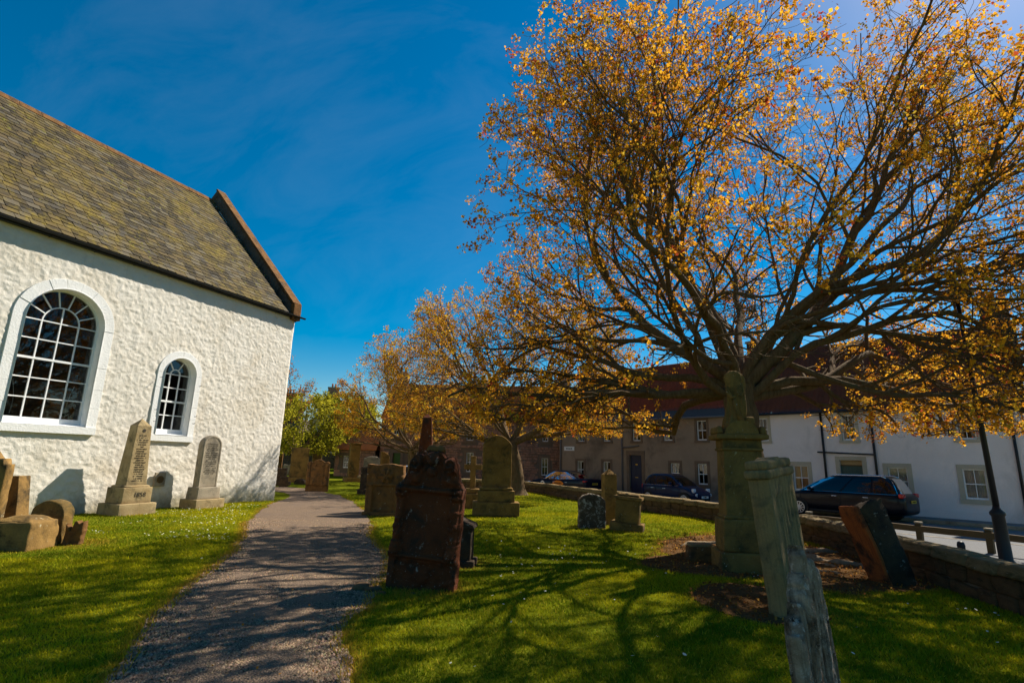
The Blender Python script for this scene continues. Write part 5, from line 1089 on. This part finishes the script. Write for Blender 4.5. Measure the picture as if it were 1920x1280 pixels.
# ------------------------------------------------------------------ trees
def mk_bark(name, a, b_):
    m, N, L, P = nodes(name); v = coords(N, L); mp_ = N.new('ShaderNodeMapping'); mp_.inputs['Scale'].default_value = (6, 6, 1.4); L.new(v, mp_.inputs[0]); n1 = noise(N, L, mp_.outputs[0], 2.5, 8, .7); n2 = noise(N, L, v, 3, 6, .7)
    c = mixc(N, L, step(N, L, n1, .35, .7), a, b_); c = mixc(N, L, step(N, L, n2, .56, .7), c, (.10, .095, .045))
    L.new(c, P.inputs['Base Color']); P.inputs['Roughness'].default_value = .95; P.inputs['Specular IOR Level'].default_value = .1; bump(N, L, P, n1, .9, .03); return m
M['bark'] = mk_bark('maple_bark', (.095, .056, .027), (.19, .125, .065)); M['leaf'] = leaf_mat('young_maple_leaf', .55)

class Tree:
    def __init__(s, seed, center, radii, zmin, rng_len=(.55, .95), wob=.14, twig=.55):
        s.r = random.Random(seed); s.c = np.array(center, float); s.rad = np.array(radii, float); s.zmin = zmin; s.br = []; s.tips = []; s.wob = wob; s.seed = seed; s.twig = twig
    def env(s, p, d):
        """distance from p along d to the crown envelope"""
        q = (p-s.c)/s.rad; e = d/s.rad; a = e@e; b = 2*q@e; c = q@q-1; D = b*b-4*a*c
        t = (-b+sqrt(D))/(2*a) if D > 0 else .2
        if d[2] < -1e-3: t = min(t, max(.15, (s.zmin-p[2])/d[2]))
        return max(.15, t)
    def path(s, p, d, L, n, wob, up):
        P = [p.copy()]; d = d/np.linalg.norm(d); st = L/n
        for k in range(n):
            d = d+np.array([s.r.gauss(0, wob), s.r.gauss(0, wob), s.r.gauss(0, wob)+up]); d /= np.linalg.norm(d)
            if P[-1][2] < s.zmin+.5 and d[2] < .05: d[2] = .08; d /= np.linalg.norm(d)
            P.append(P[-1]+d*st)
        return np.array(P), d
    def grow(s, p, d, L, r0, lvl, counts, maxlvl, spread, up):
        n = {1: 13, 2: 8, 3: 5, 4: 3}.get(lvl, 3); P, de = s.path(p, d, L, n, s.wob*(1.25 if lvl < 3 else 2.0), up.get(lvl, .02))
        r1 = r0*(.28 if lvl == 1 else .35); R = np.linspace(r0, max(r1, .0035), n+1); s.br.append((P, R, lvl))
        if lvl >= maxlvl-1: s.tips.append((P[-1], de, lvl))
        if lvl == maxlvl-1:
            for k in (2, 4): s.tips.append((P[min(k, n)]+np.array([s.r.gauss(0, .05) for _ in range(3)]), de, lvl))
        if lvl == maxlvl:
            if s.r.random() < .7: s.tips.append((P[len(P)//2], de, lvl))
            return
        nc = counts[lvl]
        if lvl > 1 and np.sum(((P[0]-s.c)/s.rad)**2) > 1.1: nc = max(1, nc//2)
        for k in range(nc):
            t = .22+.78*(k+s.r.random())/nc if lvl == 1 else .15+.85*(k+s.r.random())/nc
            t = min(t, .985); i = min(n-1, int(t*n)); f = t*n-i; q = P[i]*(1-f)+P[i+1]*f; td = P[i+1]-P[i]; td = td/np.linalg.norm(td)
            ax = np.array([s.r.gauss(0, 1) for _ in range(3)]); ax -= ax@td*td; ax /= np.linalg.norm(ax); an = radians(s.r.uniform(*spread[lvl])); nd = td*cos(an)+ax*sin(an)
            out = q-s.c; out[2] *= .6; out = out/(np.linalg.norm(out)+1e-6); nd = nd+out*.25+np.array([0, 0, .06 if lvl < 3 else 0]); nd /= np.linalg.norm(nd)
            ed = s.env(q, nd); ml = {1: .62, 2: .55, 3: .5}[lvl]*L*s.r.uniform(.7, 1.15)
            l = min(ed*s.r.uniform(.55, 1.02), max(ml*(1.15-.5*t), s.twig*s.r.uniform(.6, 1.1)))
            rr = min(R[i]*.72, r0*(.55 if lvl == 1 else .5))*(1-.35*t); s.grow(q, nd, l, max(rr, .005), lvl+1, counts, maxlvl, spread, up)
def tree_mesh(T, trunk, name, parent, mat):
    """trunk + branches as one tapering mesh"""
    V, F, n = [], [], 0
    for P, R, lvl in trunk+T.br:
        k = {0: 18, 1: 10, 2: 7, 3: 4, 4: 3}.get(lvl, 3); m = len(P); t = np.gradient(P, axis=0); t /= np.linalg.norm(t, axis=1, keepdims=True)
        up = np.array([0, 0, 1.]) if abs(t[0][2]) < .9 else np.array([1., 0, 0]); a = np.cross(t, up); a /= np.linalg.norm(a, axis=1, keepdims=True)+1e-9; b_ = np.cross(a, t)
        an = np.arange(k)*2*pi/k; ring = P[:, None]+R[:, None, None]*(np.cos(an)[None, :, None]*a[:, None]+np.sin(an)[None, :, None]*b_[:, None])
        if lvl <= 1:
            q = ring.reshape(-1, 3); dv = ring-P[:, None]; nn = fbm(q*2.5+T.seed, 3).reshape(m, k, 1); ring = P[:, None]+dv*(1+.12*nn)
        V.append(ring.reshape(-1, 3)); i, j = np.meshgrid(np.arange(m-1), np.arange(k), indexing='ij'); A = n+i*k+j; B = n+i*k+(j+1) % k; F.append(np.stack([A, B, B+k, A+k], -1).reshape(-1, 4)); n += m*k
    return fast_mesh(name, np.concatenate(V), np.concatenate(F), mat, parent, smooth=True)
def leaves(tips, per, size, spread, palette, name, parent, mat, seed, droop=.3, keep=1.0):
    R = np.random.default_rng(seed); tp = np.array([t[0] for t in tips]); td = np.array([t[1] for t in tips]); sel = R.random(len(tp)) < keep; tp, td = tp[sel], td[sel]; N = len(tp)*per
    c = np.repeat(tp, per, 0)+R.normal(0, spread, (N, 3))+np.repeat(td, per, 0)*R.uniform(-.6, .9, (N, 1))*spread*1.4
    d = R.normal(0, 1, (N, 3)); d[:, 2] -= droop; d /= np.linalg.norm(d, axis=1, keepdims=True); x = np.cross(d, R.normal(0, 1, (N, 3))); x /= np.linalg.norm(x, axis=1, keepdims=True); nm = np.cross(d, x)
    s = size*R.uniform(.6, 1.3, (N, 1)); fold = nm*s*R.uniform(-.25, .25, (N, 1))
    V = np.stack([c, c+d*s*.5+x*s*.48+fold, c+d*s*1.05, c+d*s*.5-x*s*.48+fold], 1).reshape(-1, 3); F = np.arange(N*4).reshape(-1, 4)
    pal = np.array([p[0] for p in palette]); w = np.array([p[1] for p in palette]); w = w/w.sum(); k = R.choice(len(pal), len(tp), p=w); col = np.repeat(pal[k], per, 0)
    k2 = R.choice(len(pal), N, p=w); col = np.where(R.random((N, 1)) < .4, pal[k2], col)*R.uniform(.75, 1.2, (N, 1))
    o = fast_mesh(name, V, F, mat, parent, cols=np.clip(col, 0, 1)); tag(o, kind='stuff'); return o
GOLD = [((.78, .38, .022), 5), ((.66, .28, .02), 4), ((.80, .46, .04), 2.5), ((.48, .17, .018), 2.4), ((.52, .36, .04), 1.2), ((.45, .08, .03), .7)]
BR = [((.66, .29, .02), 5), ((.52, .24, .02), 4), ((.72, .43, .035), 3), ((.42, .17, .018), 2), ((.52, .40, .035), 2)]

def maple(label, base, seed, fork, center, radii, zmin, leaders, r0, nlimb, counts, palette, per, size, spread, maxlvl=4, trunk_top=(0, 0), keep=1.0, twig=.5, low=5, leafy=1.0, clear=False, vox=.6, vmax=6, up={1: .025, 2: .015, 3: .0, 4: -.01}, group='maples in the churchyard', mat=None, bark=None):
    """trunk, a few leaders, limbs leaving them at many heights, then three orders of finer branches filling the crown"""
    bz = gz1(*base); g = thing('maple_tree', label, 'tree', (base[0], base[1], bz), 0, group)
    T = Tree(seed, center, radii, zmin, twig=twig); rr = random.Random(seed+1); SP = {1: (22, 50), 2: (25, 58), 3: (30, 70)}
    zs = np.linspace(-.2, fork, 12); tr = np.array([(trunk_top[0]*(max(z, 0)/fork)**1.5+.03*sin(z*2.1), trunk_top[1]*(max(z, 0)/fork)**1.5, z) for z in zs]); rad = np.array([r0*(1+2.2*max(0, .55-z)**2 if z < .55 else 1-.10*(z-.5)/fork) for z in zs]); TR = [(tr, rad, 0)]
    for (az, el, ln, rs) in leaders:
        d = np.array([sin(radians(az))*cos(radians(el)), cos(radians(az))*cos(radians(el)), sin(radians(el))]); p = tr[-1]-np.array([0, 0, .25*rr.random()]); L = min(ln, T.env(p, d)*.62); P, de = T.path(p, d, L, 10, .13, .03); rl = r0*rs*.85; R = np.linspace(rl, rl*.52, 11); TR.append((P, R, 1))
        T.grow(P[-1], de, T.env(P[-1], de)*rr.uniform(.85, 1), rl*.52, 1, counts, maxlvl, SP, up)
        for k in range(nlimb):
            t = .18+.8*(k+rr.random()*.8)/nlimb; i = min(9, int(t*10)); q = P[i]; td = P[i+1]-P[i]; td /= np.linalg.norm(td); ax = np.array([rr.gauss(0, 1) for _ in range(3)]); ax -= ax@td*td; ax /= np.linalg.norm(ax); an = radians(rr.uniform(28, 58)); nd = td*cos(an)+ax*sin(an); out = q-np.array([tr[-1][0], tr[-1][1], q[2]]); nd += .3*out/(np.linalg.norm(out)+.3); nd[2] += .08; nd /= np.linalg.norm(nd)
            L2 = T.env(q, nd)*rr.uniform(.8, 1.0); T.grow(q, nd, L2, min(R[i]*.58, .03+.0068*L2), 1, counts, maxlvl, SP, up)
    for k in range(low if isinstance(low, int) else len(low)):
        az = 2*pi*(k+rr.uniform(-.25, .25))/low if isinstance(low, int) else radians(90-low[k]); el = radians(rr.uniform(4, 20)); d = np.array([cos(az)*cos(el), sin(az)*cos(el), sin(el)]); z = fork*rr.uniform(.86, 1.0); p = np.array([np.interp(z, zs, tr[:, 0]), np.interp(z, zs, tr[:, 1]), z]); L = T.env(p, d)*rr.uniform(.85, 1); T.grow(p, d, L, .04+.010*L, 1, counts, maxlvl, SP, {1: -.012, 2: -.01, 3: -.02, 4: -.03})
    ax0 = tr[-1]; tips = []; cnt = {}; rr.shuffle(T.tips)
    for t in T.tips:
        q = t[0]; e = sqrt(np.sum(((q-T.c)/T.rad)**2)); hd = hypot(q[0]-ax0[0], q[1]-ax0[1])
        if clear and q[1] < .3 and q[2] < 4.6 and abs(q[0]+.4) < 2.2+.12*abs(q[1]): continue
        if q[2] < zmin-.1 or (hd < .27*radii[0] and q[2] < .5*(center[2]+radii[2]) and rr.random() < .9) or rr.random() > leafy*(.3+.8*e): continue
        key = tuple(np.floor(q/vox).astype(int)); cnt[key] = cnt.get(key, 0)+1
        if cnt[key] > vmax: continue
        tips.append(t)
    T.tips = tips
    tree_mesh(T, TR, 'trunk', g, bark or M['bark']); leaves(T.tips, per, size, spread, palette, 'crown', g, mat or M['leaf'], seed, keep=keep); print('TREE', label[:20], len(T.br), len(T.tips)); return g, T
LD = ((97, 30, 4.6, .60), (80, 54, 5.2, .48), (310, 64, 5.2, .50), (272, 33, 4.4, .46), (205, 44, 4.4, .36), (25, 42, 5.0, .38), (120, 66, 4.8, .36), (66, 36, 5.0, .36))
# the big maple on the right
g1, T1 = maple('large golden-leaved maple spreading over the right half of the churchyard', (5.4, 12.1), 11, 3.5, (.7, .8, 6.9), (8.1, 6.9, 8.3), 2.2, LD, .38, 4, {1: 10, 2: 6, 3: 3}, GOLD, 18, .060, .052, trunk_top=(-.2, .1), low=(60, 85, 100, 118, 250, 268, 284, 300, 318), leafy=.85, vox=.62, vmax=3, clear=True)
g2, T2 = maple('golden-leaved maple with pale trunk behind the tall plinth headstone', (.45, 28.6), 23, 2.7, (-.6, 0, 5.6), (6.8, 6.2, 6.3), 2.7, LD[:5], .38, 4, {1: 8, 2: 6, 3: 3}, BR, 10, .070, .062, trunk_top=(-.4, 0), low=5, leafy=.5)
g3, T3 = maple('smaller golden maple behind the dark obelisk', (-5.9, 33.4), 31, 2.3, (-.1, 0, 5.3), (5.0, 5.0, 4.7), 3.0, LD[1:5], .28, 4, {1: 8, 2: 6, 3: 3}, BR, 9, .075, .066, low=5, leafy=.5)
M['leaf_g'] = leaf_mat('young_green_leaf', .5)
GRN = [((.40, .36, .025), 5), ((.30, .28, .02), 4), ((.48, .40, .03), 3), ((.20, .19, .018), 2)]
g4, T4 = maple('yellow-green small tree beside the church corner', (-15.2, 38.5), 41, 1.6, (.4, 0, 3.2), (3.3, 3.2, 2.6), 1.2, LD[:4], .16, 2, {1: 7, 2: 5, 3: 3}, GRN, 6, .14, .13, group='trees beyond the church', mat=M['leaf_g'], low=4)
g5, T5 = maple('pale green tree behind the far stone wall', (-17.0, 54), 43, 2.0, (0, 0, 4.2), (4.0, 4, 3.4), 1.5, LD[:4], .2, 2, {1: 7, 2: 5, 3: 3}, GRN, 6, .2, .19, group='trees beyond the church', mat=M['leaf_g'], low=4)
g6, T6 = maple('sparse reddish tree showing past the church gable', (-21.2, 50), 47, 3.5, (0, 0, 9.0), (3.0, 3.0, 5.2), 3.5, LD[:4], .25, 3, {1: 8, 2: 5, 3: 3}, [((.36, .13, .03), 3), ((.42, .2, .03), 2)], 2, .14, .12, group='trees beyond the church', low=2)
def bush(label, x, y, rx_, rz_, pal, seed, n=2600, size=.16):
    bz = gz1(x, y); g = thing('bush', label, 'bush', (x, y, bz), 0, 'bushes by the far wall'); R = np.random.default_rng(seed); d = R.normal(0, 1, (n, 3)); d /= np.linalg.norm(d, axis=1, keepdims=True); rad = R.uniform(.6, 1, (n, 1))**.5*(1+.18*vnoise(d*3+seed)[:, None])
    P = d*rad*np.array([rx_, rx_, rz_])+np.array([0, 0, rz_*.9]); leaves([(p, q, 4) for p, q in zip(P, d)], 4, size, size*.6, pal, 'foliage', g, M['leaf_g'], seed)
    b = MB()
    for k in range(7): an = k*.9; b.tube([(0, 0, -.1), (.25*rx_*cos(an), .25*rx_*sin(an), rz_*.5), (.55*rx_*cos(an), .55*rx_*sin(an), rz_*1.2)], [.05, .035, .015], 5)
    b.build('stems', M['bark'], g); return g
DKG = [((.035, .06, .015), 4), ((.05, .08, .02), 3), ((.02, .04, .012), 2)]
bush('dark round evergreen bush above the far wall', -18.4, 53, 1.7, 1.7, DKG, 3); bush('dark low shrub behind the far wall', -15.0, 56.5, 2.4, 1.9, DKG, 5); bush('olive hedge bush behind the far wall at left', -24.0, 56, 2.6, 1.8, GRN, 7); bush('yellow-green bush behind the orange roofed wing', -13.0, 47.5, 2.0, 2.3, GRN, 8)

# roots
def root(label, pts, r):
    P = catmull([(x, y) for x, y in pts], 8); z = np.array([gz1(*p)+.03+.02*sin(i*.7) for i, p in enumerate(P)]); n = len(P); b = MB(); b.tube([(p[0], p[1], zz) for p, zz in zip(P, z)], list(np.linspace(r, r*.35, n)*(1+.15*np.sin(np.arange(n)*1.1))), 9)
    o = b.build('root', M['bark'], g1, True); o.matrix_parent_inverse = Matrix.Translation(g1.location).inverted(); o.data.materials.clear(); o.data.materials.append(M['rootbark']); return o
M['rootbark'] = mk_bark('worn_root', (.22, .15, .09), (.34, .25, .16))
for pts, r in (([(5.3, 11.6), (5.6, 10.9), (5.95, 10.5), (6.5, 10.2)], .15), ([(5.1, 11.5), (5.0, 10.7), (5.15, 10.0), (5.0, 9.3)], .11), ([(5.5, 11.8), (6.1, 11.5), (6.8, 11.6)], .14), ([(5.15, 9.9), (5.4, 9.6), (5.5, 9.2)], .05), ([(4.9, 11.7), (4.5, 11.1), (4.3, 10.6)], .10), ([(5.65, 10.9), (5.7, 10.3), (5.9, 9.9)], .06), ([(4.9, 12.1), (4.2, 12.3), (3.7, 12.0)], .1)): root('', pts, r)

# ------------------------------------------------------------------ grass blades, edge growth, daisies, pebbles, leaf litter
M['grass'] = leaf_mat('grass_blade', .35)
def on_lawn(x, y): return (path_d(x, y) < .02) & (soil_d(x, y) < .03) & (x < wall_x(y)-.02) & ((x-CH0[0])*.9233-(y-CH0[1])*.384 > .06) | False
def grass(x, y, h, seed, name, label):
    R = np.random.default_rng(seed); N = len(x); z = gz(x, y); an = R.uniform(0, 2*pi, N); ln = R.normal(0, .5, (N, 2))*h[:, None]; w = h*.085+.0012*np.maximum(1, y*.45)
    a = np.stack([np.cos(an)*w, np.sin(an)*w, 0*w], -1); b0 = np.stack([x, y, z-.005], -1); tip = b0+np.stack([ln[:, 0], ln[:, 1], h], -1)
    V = np.stack([b0-a, b0+a, tip], 1).reshape(-1, 3); F = np.arange(3*N).reshape(-1, 3)
    q = np.stack([x*.5, y*.5, 0*x], -1); pn = np.clip(.5+.55*fbm(q, 3)+.35*fbm(q*5+3, 2), 0, 1); pd = -path_d(x, y); dry = np.clip(1-pd/.22, 0, 1)*(pd > -.1)+np.clip(1+soil_d(x, y)/.18, 0, 1)*.8; 
    for ob in scene.objects:
        if ob.parent is None and ob.get('category') in ('gravestone', 'monument') and ob.location.y < 24: dd = np.hypot(x-ob.location.x, y-ob.location.y); dry = np.maximum(dry, np.clip(1.35-dd/.62, 0, .85))
    dry = np.clip(dry, 0, 1)*(R.random(N) < .75)
    g_ = np.array([.13, .175, .007])[None]*(1-pn[:, None])+np.array([.45, .39, .010])[None]*pn[:, None]; yel = np.array([.46, .36, .03])[None]; br = np.array([.44, .25, .035])[None]
    k = (R.random(N) < .10)[:, None]; col = np.where(k, yel, g_); col = col*(1-dry[:, None])+br*dry[:, None]; col = col*R.uniform(.7, 1.3, (N, 1))
    o = fast_mesh(name, V, F, M['grass'], cols=col); tag(o, label, 'grass', kind='stuff')
R = np.random.default_rng(99); xs_, ys_ = [], []
for y0_, y1_, dens in ((3.0, 6.0, 3800), (6.0, 9.0, 2600), (9.0, 13.0, 1300), (13, 20, 520), (20, 34, 150)):
    xm0, xm1 = -1.05*y1_-1, min(8, .98*y1_+.6); n = int((y1_-y0_)*(xm1-xm0)*dens); x = R.uniform(xm0, xm1, n); y = R.uniform(y0_, y1_, n); kp = on_lawn(x, y) & (np.abs(x) < 1.02*y+.6); xs_.append(x[kp]); ys_.append(y[kp])
x = np.concatenate(xs_); y = np.concatenate(ys_); h = R.uniform(.022, .05, len(x))*(1+.25*fbm(np.stack([x, y, 0*x], -1), 2)); h *= np.clip(.8+y*.022, 1, 1.35)
grass(x, y, h, 5, 'lawn_grass', 'short mown grass covering the churchyard lawn')
n = 9000; y = R.uniform(3.2, 14, n); side = R.random(n) < .55; x = np.where(side, np.interp(y, PL[:, 1], PL[:, 0]), np.interp(y, PR[:, 1], PR[:, 0]))+R.normal(0, .09, n); kp = np.abs(path_d(x, y)) < .10; x, y = x[kp], y[kp]
grass(x, y, R.uniform(.03, .075, len(x)), 8, 'edge_grass', 'dry orange grass fringing both edges of the gravel path')
# daisies
def flowers(n, xr, yr, seed, name, label, col=(.85, .82, .55), clump=.5):
    R = np.random.default_rng(seed); x = R.uniform(*xr, n); y = R.uniform(*yr, n); cl = fbm(np.stack([x*clump, y*clump, 0*x+seed], -1), 2); kp = on_lawn(x, y) & (cl > -.05) & (path_d(x, y) < -.2); x, y = x[kp], y[kp]; N = len(x); z = gz(x, y)+.055; r = R.uniform(.011, .02, N)
    an = np.arange(6)*pi/3; tl = R.normal(0, .3, (N, 2)); V = np.stack([x[:, None]+r[:, None]*np.cos(an), y[:, None]+r[:, None]*np.sin(an), z[:, None]+r[:, None]*(tl[:, :1]*np.cos(an)+tl[:, 1:]*np.sin(an))], -1).reshape(-1, 3)
    o = fast_mesh(name, V, np.arange(N*6).reshape(-1, 6), M['leaf'], cols=np.tile(np.array(col), (N, 1))*R.uniform(.8, 1.1, (N, 1))); tag(o, label, 'flowers', kind='stuff')
flowers(1300, (-10, -4.5), (9, 19), 3, 'daisies', 'white daisies scattered on the lawn below the church wall', (.85, .85, .6)); flowers(260, (-.5, 6), (4, 12), 6, 'daisies', 'a few white daisies in the lawn right of the path', (.85, .85, .8), 1.5)
# pebbles on the path
def pebbles(n, yr, size, seed, name, label):
    R = np.random.default_rng(seed); y = yr[0]+(yr[1]-yr[0])*R.random(n)**1.5; x = np.interp(y, PL[:, 1], PL[:, 0])+(np.interp(y, PR[:, 1], PR[:, 0])-np.interp(y, PL[:, 1], PL[:, 0]))*R.uniform(-.03, 1.03, n); kp = path_d(x, y) > -.03; x, y = x[kp], y[kp]; N = len(x); z = gz(x, y)+.020
    s = size*R.uniform(.5, 1.5, N); an = R.uniform(0, 2*pi, (N, 1))+np.arange(4)*pi/2; ra_ = s[:, None]*R.uniform(.6, 1.2, (N, 4)); top = np.stack([x+R.normal(0, .2, N)*s, y+R.normal(0, .2, N)*s, z+s*R.uniform(.4, .8, N)], -1); bs_ = np.stack([x[:, None]+ra_*np.cos(an), y[:, None]+ra_*np.sin(an), np.repeat(z[:, None]-.006, 4, 1)], -1)
    V = np.concatenate([bs_, top[:, None]], 1).reshape(-1, 3); i = np.arange(N)[:, None]*5; F = np.concatenate([i+np.array([[k, (k+1) % 4, 4]]) for k in range(4)], 0)
    c0 = np.array([.25, .17, .108])[None]*R.uniform(.3, 1.6, (N, 1))*(1+R.normal(0, .06, (N, 3))); o = fast_mesh(name, V, F, M['pebble'], cols=np.tile(np.clip(c0, 0, 1), (4, 1))); tag(o, label, 'gravel', kind='stuff')
M['pebble'] = leaf_mat('pebble', 0.0)
pebbles(60000, (3.2, 15), .014, 2, 'path_gravel', 'loose grey gravel chips on the path')
def litter(n, f, yr, xr, seed, name, label, pal, size=.03):
    R = np.random.default_rng(seed); x = R.uniform(*xr, n); y = R.uniform(*yr, n); kp = f(x, y); x, y = x[kp], y[kp]; z = gz(x, y)+.05
    tips = [(np.array([a, b_, c_]), np.array([0, 0, 1.]), 4) for a, b_, c_ in zip(x, y, z)]; o = leaves(tips, 1, size, .006, pal, name, None, M['leaf'], seed, droop=0); tag(o, label, 'leaf litter')
DRY = [((.30, .13, .03), 3), ((.20, .08, .025), 3), ((.42, .22, .05), 2)]
litter(5200, lambda x, y: (soil_d(x, y) > -.06) & (x < wall_x(y)-.05), (6.3, 14.5), (2.2, 7.1), 4, 'leaf_litter', 'brown leaf litter on the bare earth under the maple', DRY, .035)
litter(260, lambda x, y: path_d(x, y) > .0, (3.5, 14), (-6, -.5), 9, 'fallen_bud_scales', 'orange fallen maple flowers on the gravel path', [((.5, .22, .03), 1), ((.4, .15, .02), 1)], .022)
for o in scene.objects:
    if o.type == 'MESH' and o.parent is None and 'label' not in o and 'kind' not in o: o['kind'] = 'stuff'
